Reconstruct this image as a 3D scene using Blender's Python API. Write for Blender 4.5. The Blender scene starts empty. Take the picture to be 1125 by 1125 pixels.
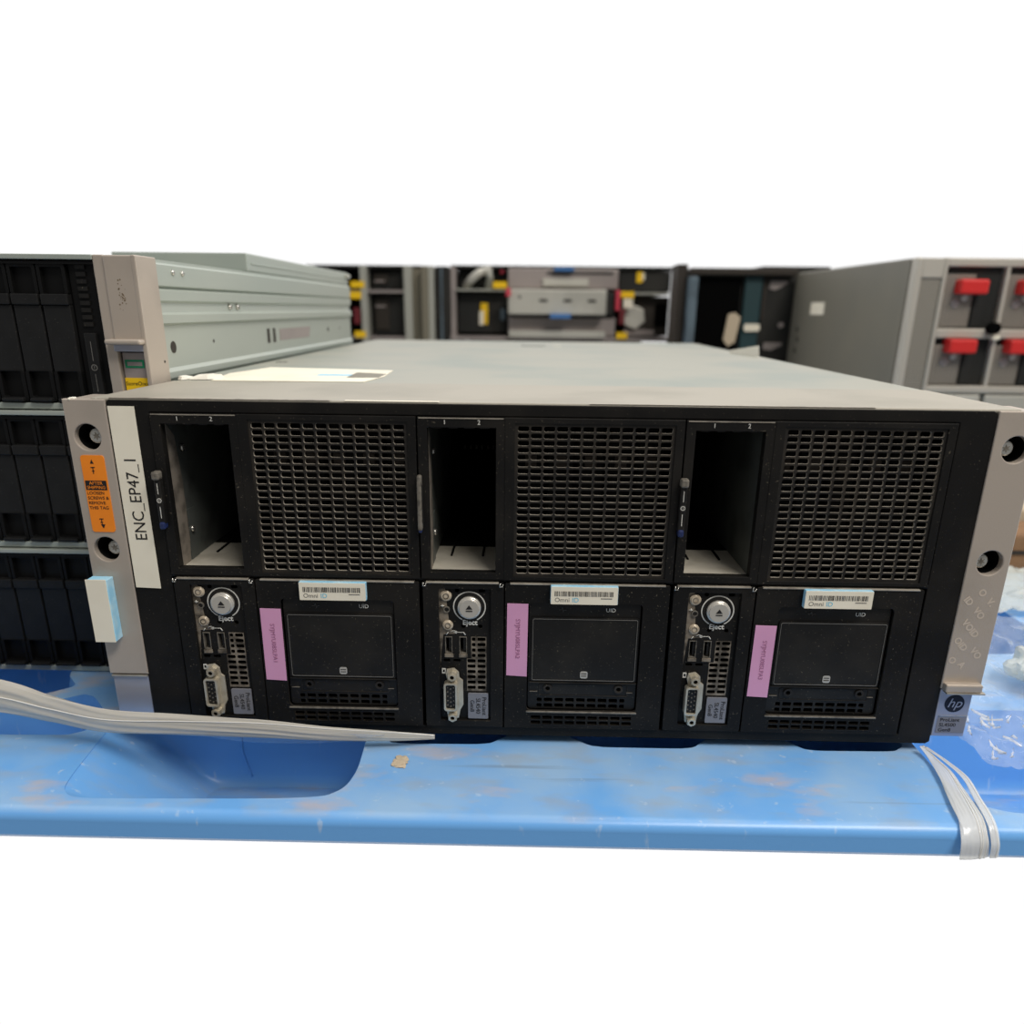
import bpy, bmesh, math, random
from mathutils import Vector, Matrix, Euler
R = math.radians
random.seed(7)
S = bpy.context.scene
COL = S.collection

# ------------------------------------------------------------------ materials
def srgb(r, g, b):
    f = lambda c: (c / 255 / 12.92) if c / 255 <= .04045 else ((c / 255 + .055) / 1.055) ** 2.4
    return (f(r), f(g), f(b), 1)

def mat(name, col, rough=.5, metal=0., spec=.5, var=None, scale=40, amt=.5, stretch=(1, 1, 1), lo=.45, hi=.65,
        bump=0., bscale=400, specks=None, speck_amt=0.):
    """col, var: linear rgba; var is mixed in by a noise mask (wear, dust, stains)."""
    m = bpy.data.materials.new(name); m.use_nodes = True
    nt = m.node_tree; N = nt.nodes; L = nt.links
    p = N['Principled BSDF']
    p.inputs['Base Color'].default_value = col
    p.inputs['Roughness'].default_value = rough
    p.inputs['Metallic'].default_value = metal
    p.inputs['Specular IOR Level'].default_value = spec
    tc = N.new('ShaderNodeTexCoord'); mp = N.new('ShaderNodeMapping'); mp.inputs['Scale'].default_value = stretch
    L.new(tc.outputs['Object'], mp.inputs['Vector'])
    src = None
    if var:
        nz = N.new('ShaderNodeTexNoise'); nz.inputs['Scale'].default_value = scale; nz.inputs['Detail'].default_value = 6
        L.new(mp.outputs['Vector'], nz.inputs['Vector'])
        mr = N.new('ShaderNodeMapRange'); mr.inputs['From Min'].default_value = lo; mr.inputs['From Max'].default_value = hi
        mr.inputs['To Max'].default_value = amt
        L.new(nz.outputs['Fac'], mr.inputs['Value'])
        mx = N.new('ShaderNodeMix'); mx.data_type = 'RGBA'
        mx.inputs['A'].default_value = col; mx.inputs['B'].default_value = var
        L.new(mr.outputs['Result'], mx.inputs['Factor'])
        src = mx.outputs['Result']
    if specks:
        n2 = N.new('ShaderNodeTexNoise'); n2.inputs['Scale'].default_value = 900; n2.inputs['Detail'].default_value = 2
        L.new(tc.outputs['Object'], n2.inputs['Vector'])
        m2 = N.new('ShaderNodeMapRange'); m2.inputs['From Min'].default_value = .68; m2.inputs['From Max'].default_value = .76
        m2.inputs['To Max'].default_value = speck_amt
        L.new(n2.outputs['Fac'], m2.inputs['Value'])
        x2 = N.new('ShaderNodeMix'); x2.data_type = 'RGBA'; x2.inputs['A'].default_value = col
        x2.inputs['B'].default_value = specks
        if src: L.new(src, x2.inputs['A'])
        L.new(m2.outputs['Result'], x2.inputs['Factor'])
        src = x2.outputs['Result']
    if src: L.new(src, p.inputs['Base Color'])
    if bump:
        nb = N.new('ShaderNodeTexNoise'); nb.inputs['Scale'].default_value = bscale; nb.inputs['Detail'].default_value = 3
        L.new(mp.outputs['Vector'], nb.inputs['Vector'])
        bp = N.new('ShaderNodeBump'); bp.inputs['Strength'].default_value = bump; bp.inputs['Distance'].default_value = .001
        L.new(nb.outputs['Fac'], bp.inputs['Height']); L.new(bp.outputs['Normal'], p.inputs['Normal'])
    return m

M = {}
M['black'] = mat('black_painted_steel', srgb(21, 20, 19), .52, 0, .18, var=srgb(40, 37, 33), scale=25, amt=.5, bump=.12, bscale=1500,
                 specks=srgb(150, 140, 120), speck_amt=.35)
M['black_plastic'] = mat('black_plastic', srgb(24, 23, 22), .42, 0, .28, var=srgb(46, 43, 38), scale=30, amt=.5,
                         specks=srgb(150, 140, 120), speck_amt=.3)
M['mesh'] = mat('vent_mesh_steel', srgb(34, 32, 30), .48, .1, .3, var=srgb(60, 54, 46), scale=35, amt=.6, specks=srgb(150, 140, 120), speck_amt=.4)
M['edge_light'] = mat('painted_edge_light', srgb(196, 188, 174), .4, .3, .5, var=srgb(140, 131, 118), scale=60, amt=.7)  # light caught by the hole edges, painted as a paler metal
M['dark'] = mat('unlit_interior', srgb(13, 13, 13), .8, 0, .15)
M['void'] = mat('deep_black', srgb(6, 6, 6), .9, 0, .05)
M['ear'] = mat('champagne_ear', srgb(188, 176, 163), .40, .35, .5, var=srgb(164, 154, 143), scale=18, amt=.6, bump=.05, bscale=900)
M['ear_low'] = mat('silver_latch', srgb(168, 170, 182), .34, .5, .5, var=srgb(160, 160, 168), scale=18, amt=.6)
M['lid'] = mat('galvanised_lid', srgb(162, 161, 149), .46, .2, .45, var=srgb(146, 152, 144), scale=9, amt=.9, stretch=(1, 1, 1), bump=.03,
               bscale=300, specks=srgb(215, 212, 200), speck_amt=.3)
M['lid_front'] = mat('beige_lid_strip', srgb(166, 160, 147), .5, .15, .45, var=srgb(148, 143, 130), scale=14, amt=.7, specks=srgb(232, 228, 215), speck_amt=.4)
M['side'] = mat('greenish_zinc_steel', srgb(172, 180, 172), .42, .35, .5, var=srgb(184, 188, 178), scale=12, amt=.6, stretch=(1, .2, 1))
M['steel'] = mat('bare_steel', srgb(190, 184, 172), .38, .7, .5, var=srgb(150, 142, 130), scale=80, amt=.6)
M['worn_edge'] = mat('worn_metal_edge', srgb(176, 168, 154), .45, .4, .5, var=srgb(110, 102, 92), scale=90, amt=.7)
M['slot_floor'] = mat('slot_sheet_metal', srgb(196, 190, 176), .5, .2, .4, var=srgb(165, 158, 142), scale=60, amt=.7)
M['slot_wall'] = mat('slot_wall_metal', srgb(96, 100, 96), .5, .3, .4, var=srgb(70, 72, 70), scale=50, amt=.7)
M['flange'] = mat('rough_flange_metal', srgb(140, 131, 120), .5, .3, .4, var=srgb(92, 86, 78), scale=120, amt=.8)
M['chrome'] = mat('bright_zinc', srgb(205, 203, 196), .25, .85, .5, var=srgb(150, 145, 135), scale=200, amt=.5)
M['white'] = mat('white_paper', srgb(240, 233, 214), .6, 0, .3, var=srgb(226, 218, 198), scale=30, amt=.5)
M['white_ink'] = mat('white_print', srgb(215, 213, 205), .6, 0, .3)
M['grey_ink'] = mat('grey_print', srgb(112, 110, 106), .6, 0, .3)
M['black_ink'] = mat('black_print', srgb(34, 32, 32), .6, 0, .3)
M['lightblue'] = mat('light_blue_foam', srgb(150, 205, 232), .5, 0, .3, var=srgb(190, 222, 234), scale=120, amt=.7)
M['cyan_ink'] = mat('cyan_print', srgb(96, 190, 220), .6, 0, .3)
M['orange'] = mat('orange_label', srgb(246, 140, 30), .5, 0, .4, var=srgb(236, 128, 30), scale=60, amt=.5)
M['pink'] = mat('pink_label', srgb(216, 158, 194), .6, 0, .3, var=srgb(205, 150, 188), scale=40, amt=.5)
M['plum_ink'] = mat('faded_plum_print', srgb(160, 104, 138), .6, 0, .3)
M['grey_label'] = mat('grey_foil_label', srgb(128, 128, 134), .45, .1, .4)
M['bracket'] = mat('beige_bracket', srgb(150, 138, 122), .45, .4, .4, var=srgb(66, 60, 52), scale=150, amt=.9, lo=.4, hi=.6)
M['clear'] = mat('clear_light_pipe', srgb(196, 182, 160), .25, .1, .5, var=srgb(150, 132, 108), scale=200, amt=.6)
M['vga'] = mat('connector_shell', srgb(200, 192, 174), .35, .55, .5, var=srgb(165, 152, 130), scale=150, amt=.6)
M['silver_button'] = mat('silver_button', srgb(205, 200, 190), .3, .5, .5)
M['yellow'] = mat('yellow_label', srgb(246, 200, 28), .55, 0, .3)
M['green'] = mat('green_print', srgb(28, 140, 96), .55, 0, .3, var=srgb(20, 92, 66), scale=300, amt=.6)
M['navy_ink'] = mat('navy_print', srgb(26, 30, 46), .5, 0, .3)
M['blue_clip'] = mat('dark_blue_plastic', srgb(32, 44, 86), .4, 0, .4)
M['clip_grey'] = mat('worn_grey_plastic', srgb(120, 114, 104), .5, .1, .4, var=srgb(70, 66, 60), scale=300, amt=.7)
M['void_ink'] = mat('pale_void_print', srgb(206, 192, 176), .45, .2, .4)
M['stain'] = mat('dirt_smudge', srgb(120, 106, 86), .8, 0, .2)
M['drive'] = mat('drive_blank_plastic', srgb(27, 27, 27), .45, 0, .25, var=srgb(36, 36, 36), scale=60, amt=.5, specks=srgb(130, 126, 115), speck_amt=.15)
M['drive_dark'] = mat('drive_recess_plastic', srgb(14, 14, 14), .5, 0, .2)
M['scrap'] = mat('white_scrap', srgb(232, 228, 216), .6, 0, .3)
# background colours
M['bg_black'] = mat('rack_black', srgb(34, 34, 32), .6, 0, .3, var=srgb(48, 46, 42), scale=8, amt=.7)
M['bg_post'] = mat('rack_post_grey', srgb(172, 172, 162), .5, .2, .4)
M['bg_beige'] = mat('rack_post_beige', srgb(128, 122, 106), .5, .2, .4)
M['bg_mauve'] = mat('grey_chassis_front', srgb(160, 150, 146), .5, .2, .4, var=srgb(140, 132, 128), scale=10, amt=.6)
M['bg_silver'] = mat('silver_chassis_front', srgb(200, 197, 186), .42, .3, .5, var=srgb(170, 168, 158), scale=10, amt=.6)
M['bg_blue'] = mat('blue_latch', srgb(70, 120, 180), .5, 0, .4)
M['bg_red'] = mat('red_latch', srgb(214, 46, 44), .4, 0, .4)
M['bg_maroon'] = mat('maroon_plastic', srgb(104, 26, 34), .5, 0, .4)
M['bg_pink'] = mat('pinkish_red_tab', srgb(206, 66, 84), .5, 0, .4)
M['bg_teal'] = mat('dark_teal_panel', srgb(36, 62, 66), .5, 0, .4)
M['bg_bluegrey'] = mat('blue_grey_edge', srgb(96, 112, 122), .5, 0, .4, var=srgb(60, 70, 78), scale=20, amt=.7)
M['bg_brown'] = mat('dark_brown_post', srgb(52, 46, 40), .6, 0, .3)
M['cab'] = mat('cabinet_side_grey', srgb(124, 120, 108), .5, .2, .4, var=srgb(112, 110, 102), scale=4, amt=.7)
M['cab_rim'] = mat('cabinet_rim', srgb(190, 184, 172), .45, .2, .4)
M['cardboard'] = mat('brown_cardboard', srgb(140, 108, 80), .8, 0, .2, var=srgb(110, 84, 64), scale=30, amt=.7)
M['tan'] = mat('tan_foam', srgb(196, 180, 156), .8, 0, .2)

def perforated(name, col, hole, scale):
    m = mat(name, col, .5, .2, .4)
    nt = m.node_tree; N = nt.nodes; L = nt.links
    tc = N.new('ShaderNodeTexCoord'); vo = N.new('ShaderNodeTexVoronoi'); vo.inputs['Scale'].default_value = scale
    vo.inputs['Randomness'].default_value = 0
    L.new(tc.outputs['Object'], vo.inputs['Vector'])
    cr = N.new('ShaderNodeMapRange'); cr.inputs['From Min'].default_value = .3; cr.inputs['From Max'].default_value = .42
    L.new(vo.outputs['Distance'], cr.inputs['Value'])
    mx = N.new('ShaderNodeMix'); mx.data_type = 'RGBA'; mx.inputs['A'].default_value = hole; mx.inputs['B'].default_value = col
    L.new(cr.outputs['Result'], mx.inputs['Factor']); L.new(mx.outputs['Result'], N['Principled BSDF'].inputs['Base Color'])
    return m
M['perf'] = perforated('perforated_grey', srgb(158, 152, 140), srgb(96, 92, 84), 260)
M['perf_dark'] = perforated('perforated_dark', srgb(150, 143, 132), srgb(60, 57, 52), 200)

def pallet_mat():
    m = mat('blue_pallet_plastic', srgb(96, 156, 222), .33, 0, .5, bump=.07, bscale=220)
    nt = m.node_tree; N = nt.nodes; L = nt.links; p = N['Principled BSDF']
    tc = N.new('ShaderNodeTexCoord')
    def noise(scale, st, detail=6, off=0):
        mp = N.new('ShaderNodeMapping'); mp.inputs['Scale'].default_value = st; mp.inputs['Location'].default_value = (off, off, off)
        L.new(tc.outputs['Object'], mp.inputs['Vector'])
        n = N.new('ShaderNodeTexNoise'); n.inputs['Scale'].default_value = scale; n.inputs['Detail'].default_value = detail
        L.new(mp.outputs['Vector'], n.inputs['Vector']); return n.outputs['Fac']
    def mask(fac, lo, hi, to):
        r = N.new('ShaderNodeMapRange'); r.inputs['From Min'].default_value = lo; r.inputs['From Max'].default_value = hi
        r.inputs['To Max'].default_value = to; L.new(fac, r.inputs['Value']); return r.outputs['Result']
    # dirt only clings to the flat upward deck
    geo = N.new('ShaderNodeNewGeometry'); sx = N.new('ShaderNodeSeparateXYZ'); L.new(geo.outputs['Normal'], sx.inputs[0])
    up = mask(sx.outputs['Z'], .6, .97, 1)
    cur = srgb(108, 170, 232)
    layers = [(noise(14, (1, 1, 1)), .38, .64, .8, srgb(158, 190, 220), True),
              (noise(30, (1, 2.2, 1), 8, 3), .52, .74, .55, srgb(160, 166, 172), True),
              (noise(20, (1, 2.2, 1), 4, 9), .60, .78, .7, srgb(206, 178, 152), True),
              (noise(9, (.6, 12, 1), 6, 5), .64, .74, .4, srgb(110, 120, 135), True),
              (noise(160, (1, 1, .25), 4, 1), .66, .74, .5, srgb(190, 208, 228), False)]
    out = None
    for fac, lo, hi, to, c, onlyup in layers:
        f = mask(fac, lo, hi, to)
        if onlyup:
            mu = N.new('ShaderNodeMath'); mu.operation = 'MULTIPLY'; L.new(f, mu.inputs[0]); L.new(up, mu.inputs[1]); f = mu.outputs[0]
        mx = N.new('ShaderNodeMix'); mx.data_type = 'RGBA'; mx.inputs['A'].default_value = cur; mx.inputs['B'].default_value = c
        if out: L.new(out, mx.inputs['A'])
        L.new(f, mx.inputs['Factor']); out = mx.outputs['Result']
    L.new(out, p.inputs['Base Color'])
    return m
M['pallet'] = pallet_mat()

def film(name, col, alpha, rough=.2, bump=.0):
    m = mat(name, col, rough, 0, .6, bump=bump, bscale=90)
    m.node_tree.nodes['Principled BSDF'].inputs['Alpha'].default_value = alpha
    return m
M['film'] = film('stretch_film', srgb(206, 201, 190), .76, .24, .35)
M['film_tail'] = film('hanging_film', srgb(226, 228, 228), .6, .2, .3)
M['film_glint'] = film('painted_film_glint', srgb(240, 238, 232), .75, .15)  # whiter film colour, glints painted along the threads
M['film_thin'] = film('thin_stretch_film', srgb(200, 220, 240), .3, .1)
M['wrap'] = film('clear_wrap', srgb(225, 232, 240), .22, .06)
M['wrap_white'] = film('milky_wrap', srgb(222, 224, 214), .55, .22)

# ------------------------------------------------------------------ mesh builder
def curve_mesh(cd):
    o = bpy.data.objects.new('tmp', cd); COL.objects.link(o)
    dg = bpy.context.evaluated_depsgraph_get(); dg.update()
    me = bpy.data.meshes.new_from_object(o.evaluated_get(dg))
    vs = [v.co.copy() for v in me.vertices]; fs = [tuple(p.vertices) for p in me.polygons]
    bpy.data.objects.remove(o); bpy.data.curves.remove(cd); bpy.data.meshes.remove(me)
    return vs, fs

class MB:
    def __init__(s): s.v = []; s.f = []; s.mi = []; s.sm = []; s.mats = []
    def raw(s, vs, fs, m, smooth=False, X=None):
        b = len(s.v)
        if X: vs = [X @ Vector(v) for v in vs]
        s.v += [tuple(v) for v in vs]
        if m not in s.mats: s.mats.append(m)
        k = s.mats.index(m)
        for f in fs: s.f.append(tuple(i + b for i in f)); s.mi.append(k); s.sm.append(smooth)
        return s
    def bm(s, bm, m, smooth=False, X=None):
        bm.verts.ensure_lookup_table(); bm.verts.index_update()
        s.raw([v.co.copy() for v in bm.verts], [tuple(v.index for v in f.verts) for f in bm.faces], m, smooth, X); bm.free(); return s
    def box(s, x0, x1, y0, y1, z0, z1, m, b=0, seg=2, X=None):
        bm = bmesh.new(); bmesh.ops.create_cube(bm, size=1)
        for v in bm.verts: v.co = Vector(((x0 + x1) / 2 + v.co.x * abs(x1 - x0), (y0 + y1) / 2 + v.co.y * abs(y1 - y0), (z0 + z1) / 2 + v.co.z * abs(z1 - z0)))
        if b: bmesh.ops.bevel(bm, geom=list(bm.edges), offset=b, segments=seg, affect='EDGES', profile=.5)
        return s.bm(bm, m, False, X)
    def plate(s, loops, y, d, m, plane='xz', bev=0, X=None, edge=None):
        """2-D outline with holes (even-odd), front face at y, thickness d away from the camera."""
        cd = bpy.data.curves.new('c', 'CURVE'); cd.dimensions = '2D'; cd.fill_mode = 'BOTH'; cd.extrude = max(d / 2 - bev, 0)
        if bev: cd.bevel_depth = bev; cd.bevel_resolution = 1
        for lp in loops:
            sp = cd.splines.new('POLY'); sp.points.add(len(lp) - 1)
            for i, (u, v) in enumerate(lp): sp.points[i].co = (u, v, 0, 1)
            sp.use_cyclic_u = True
        vs, fs = curve_mesh(cd)
        if plane == 'xz': vs = [Vector((v.x, y + d / 2 - v.z, v.y)) for v in vs]
        elif plane == 'xy': vs = [Vector((v.x, v.y, y - d / 2 + v.z)) for v in vs]
        elif plane == 'yz': vs = [Vector((y + d / 2 - v.z, v.x, v.y)) for v in vs]
        if edge:
            ax = {'xz': 1, 'xy': 2, 'yz': 0}[plane]
            fl = [f for f in fs if max(vs[i][ax] for i in f) - min(vs[i][ax] for i in f) < d * .3]; sd = [f for f in fs if f not in set(fl)]
            s.raw(vs, sd, edge, False, X); return s.raw(vs, fl, m, False, X)
        return s.raw(vs, fs, m, False, X)
    def text(s, t, x, z, size, y, m, rot=0, shear=0, sx=1, align='CENTER', plane='xz', th=.00008, bold=0):
        cd = bpy.data.curves.new('t', 'FONT'); cd.body = t; cd.size = size; cd.shear = shear; cd.extrude = th / 2
        cd.align_x = align; cd.align_y = 'CENTER'; cd.resolution_u = 3; cd.offset = bold
        o = bpy.data.objects.new('tmp', cd); COL.objects.link(o)
        dg = bpy.context.evaluated_depsgraph_get(); dg.update()
        me = bpy.data.meshes.new_from_object(o.evaluated_get(dg))
        c, si = math.cos(rot), math.sin(rot); vs = []
        for v in me.vertices:
            u, w = v.co.x * sx, v.co.y
            vs.append(Vector((x + u * c - w * si, y - v.co.z, z + u * si + w * c)))
        fs = [tuple(p.vertices) for p in me.polygons]
        bpy.data.objects.remove(o); bpy.data.curves.remove(cd); bpy.data.meshes.remove(me)
        return s.raw(vs, fs, m)
    def cyl(s, c, axis, r, h, m, seg=32, r2=None, smooth=True, b=0):
        """cylinder from c along +axis for h"""
        r2 = r if r2 is None else r2
        bm = bmesh.new(); bmesh.ops.create_cone(bm, cap_ends=True, segments=seg, radius1=r, radius2=r2, depth=h)
        bmesh.ops.translate(bm, verts=bm.verts, vec=(0, 0, h / 2))
        if b: bmesh.ops.bevel(bm, geom=[e for e in bm.edges if abs(e.verts[0].co.z - e.verts[1].co.z) < 1e-9 and e.verts[0].co.z > h / 2], offset=b, segments=3, affect='EDGES')
        rot = {'z': Matrix.Identity(4), '-y': Matrix.Rotation(R(90), 4, 'X'), 'y': Matrix.Rotation(R(-90), 4, 'X'), 'x': Matrix.Rotation(R(90), 4, 'Y')}[axis]
        n0 = len(s.f)
        s.bm(bm, m, False, Matrix.Translation(c) @ rot)
        for i in range(n0, len(s.f)): s.sm[i] = smooth and len(s.f[i]) == 4
        return s
    def tube(s, pts, r, m, seg=8, X=None):
        pts = [Vector(p) for p in pts]; n = len(pts); rr = r if isinstance(r, (list, tuple)) else [r] * n
        vs = []; fs = []; up = Vector((0, 0, 1))
        for i, p in enumerate(pts):
            t = (pts[min(i + 1, n - 1)] - pts[max(i - 1, 0)]).normalized()
            a = t.cross(up); a = a.normalized() if a.length > 1e-4 else Vector((1, 0, 0)); b = t.cross(a)
            for k in range(seg):
                th = 2 * math.pi * k / seg; vs.append(p + a * math.cos(th) * rr[i] + b * math.sin(th) * rr[i])
        for i in range(n - 1):
            for k in range(seg): fs.append((i * seg + k, i * seg + (k + 1) % seg, (i + 1) * seg + (k + 1) % seg, (i + 1) * seg + k))
        fs.append(tuple(range(seg))); fs.append(tuple((n - 1) * seg + k for k in range(seg - 1, -1, -1)))
        return s.raw(vs, fs, m, True, X)
    def prism(s, prof, x0, x1, m, axis='x', smooth=False, bev=0):
        """closed profile [(a,b)] extruded along axis: x -> (y,z) profile, y -> (x,z) profile"""
        n = len(prof)
        if axis == 'x': vs = [(x0, a, b) for a, b in prof] + [(x1, a, b) for a, b in prof]
        else: vs = [(a, x0, b) for a, b in prof] + [(a, x1, b) for a, b in prof]
        fs = [(i, (i + 1) % n, n + (i + 1) % n, n + i) for i in range(n)] + [tuple(range(n - 1, -1, -1)), tuple(range(n, 2 * n))]
        return s.raw(vs, fs, m, smooth)
    def build(s, name, parent=None, label=None):
        me = bpy.data.meshes.new(name)
        off = Vector((0, 0, 0)); q = parent
        while q: off += q.location; q = q.parent
        me.from_pydata([Vector(v) - off for v in s.v], [], s.f)
        for k in s.mats: me.materials.append(M[k])
        me.polygons.foreach_set('material_index', s.mi); me.polygons.foreach_set('use_smooth', s.sm)
        bm = bmesh.new(); bm.from_mesh(me); bmesh.ops.recalc_face_normals(bm, faces=bm.faces); bm.to_mesh(me); bm.free()
        o = bpy.data.objects.new(name, me); COL.objects.link(o); o.parent = parent
        if label: o['label'] = label
        return o

def spline(P, n):
    P = [Vector(p) for p in P]; out = []
    Q = [P[0] * 2 - P[1]] + P + [P[-1] * 2 - P[-2]]
    for i in range(1, len(Q) - 2):
        for k in range(n):
            t = k / n; a, b_, c, d = Q[i - 1:i + 3]
            out.append(.5 * ((2 * b_) + (c - a) * t + (2 * a - 5 * b_ + 4 * c - d) * t * t + (3 * b_ - a - 3 * c + d) * t ** 3))
    out.append(P[-1]); return out
def thing(name, label, cat, loc=(0, 0, 0), group=None):
    o = bpy.data.objects.new(name, None); COL.objects.link(o); o.location = loc; o.empty_display_size = .01
    o['label'] = label; o['category'] = cat
    if group: o['group'] = group
    return o
def tag(o, label, cat, group=None):
    o['label'] = label; o['category'] = cat
    if group: o['group'] = group
    return o
def rect(x0, x1, z0, z1): return [(x0, z0), (x1, z0), (x1, z1), (x0, z1)]
def rrect(x0, x1, z0, z1, r, n=4):
    out = []
    for cx, cz, a in ((x1 - r, z1 - r, 0), (x0 + r, z1 - r, 90), (x0 + r, z0 + r, 180), (x1 - r, z0 + r, 270)):
        for k in range(n + 1):
            t = R(a + 90 * k / n); out.append((cx + r * math.cos(t), cz + r * math.sin(t)))
    return out
def circ(x, z, r, n=24): return [(x + r * math.cos(2 * math.pi * k / n), z + r * math.sin(2 * math.pi * k / n)) for k in range(n)]
def oct_hole(x0, x1, z0, z1, c): return [(x0 + c, z0), (x1 - c, z0), (x1, z0 + c), (x1, z1 - c), (x1 - c, z1), (x0 + c, z1), (x0, z1 - c), (x0, z0 + c)]

# ================================================================== MAIN ENCLOSURE
DECK = -.199
enc = thing('server_enclosure', 'wide black-fronted rack server enclosure with three empty slots, resting on the blue pallet', 'server', (0, .4, DECK))
XL, XR = -.2475, .246
# chassis shell (open front)
b = MB()
b.box(XL, XL + .0012, .030, .80, -.198, .0062, 'side'); b.box(XR - .0012, XR, .030, .80, -.198, .0062, 'side')
b.box(XL, XR, .030, .80, -.199, -.1975, 'side'); b.box(XL, XR, .7985, .80, -.198, .0062, 'side')
b.build('chassis_shell', enc)
# lid: beige front strip, seam, long galvanised sheet
b = MB(); b.box(XL + .0012, XR + .0006, .1005, .802, .0054, .0072, 'lid', .0006)
b.box(-.02, .012, .648, .655, .0071, .0076, 'bg_brown'); b.box(.024, .034, .655, .662, .0071, .0076, 'white')
b.box(-.238, -.229, .286, .291, .0071, .0075, 'bg_brown')
b.build('lid', enc, 'long galvanised lid sheet')
b = MB(); b.box(XL + .0012, XR + .0006, .0004, .100, .0056, .0076, 'lid_front', .0008); b.box(-.2360, -.1180, .0002, .0042, .00745, .00775, 'worn_edge'); b.box(-.1100, -.0600, .0002, .0030, .00745, .00775, 'white'); b.box(.02, .17, .0002, .0026, .00745, .00770, 'worn_edge')
b.build('lid_front_strip', enc, 'beige strip along the front of the lid')
lab = MB(); lab.plate([[(-.223, .104), (-.122, .107), (-.116, .150), (-.119, .205), (-.2214, .222), (-.232, .16)]], .0077, .0004, 'white', 'xy')
lab.plate([rect(-.165, -.14, .150, .162)], .0078, .0002, 'lightblue', 'xy')
lab.plate([[(-.140, .135), (-.118, .138), (-.118, .17), (-.142, .18)]], .0078, .0002, 'bg_beige', 'xy')
lab.build('lid_label', enc, 'white torn paper label flat on the lid')

# bezel
U0, UW = -.2148, .4296                   # left edge of the first module and total width of three
b = MB()
outer = [(-.2381, -.1926), (.2325, -.1932), (.2345, -.1918), (.2345, .0040), (.2320, .0062), (-.2365, .0062), (-.2381, .0046)]
b.plate([outer, rect(U0 - .0012, U0 + UW + .0010, -.0914, .0008), rect(U0 - .0012, U0 + UW + .0010, -.1880, -.0926)], 0, .006, 'black', bev=.0005)
b.plate([rect(-.2380, .2344, -.1930, .0056), rect(-.2368, .2332, -.1918, .0044)], .0052, .03, 'black')
b.build('bezel_frame', enc)

# inside: black sheets standing for the shade behind the fronts
b = MB()
b.box(-.236, .234, .30, .302, -.19, .0045, 'void'); b.box(-.236, .234, .01, .30, -.0935, -.0925, 'void')
b.box(-.236, .234, .006, .30, .0030, .0040, 'void'); b.box(-.236, .234, .006, .30, -.1926, -.1916, 'void')
for n in range(3):
    u = U0 + n * .1432
    b.box(u + .0475, u + .0485, .012, .30, -.092, .003, 'void')
    b.box(u + .1415, u + .1422, .012, .30, -.092, .003, 'void')
    b.box(u + .0005, u + .1425, .045, .046, -.19, -.094, 'void')
b.build('interior_shade_sheets', enc, 'black sheets standing for the shade behind the vents')

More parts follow.
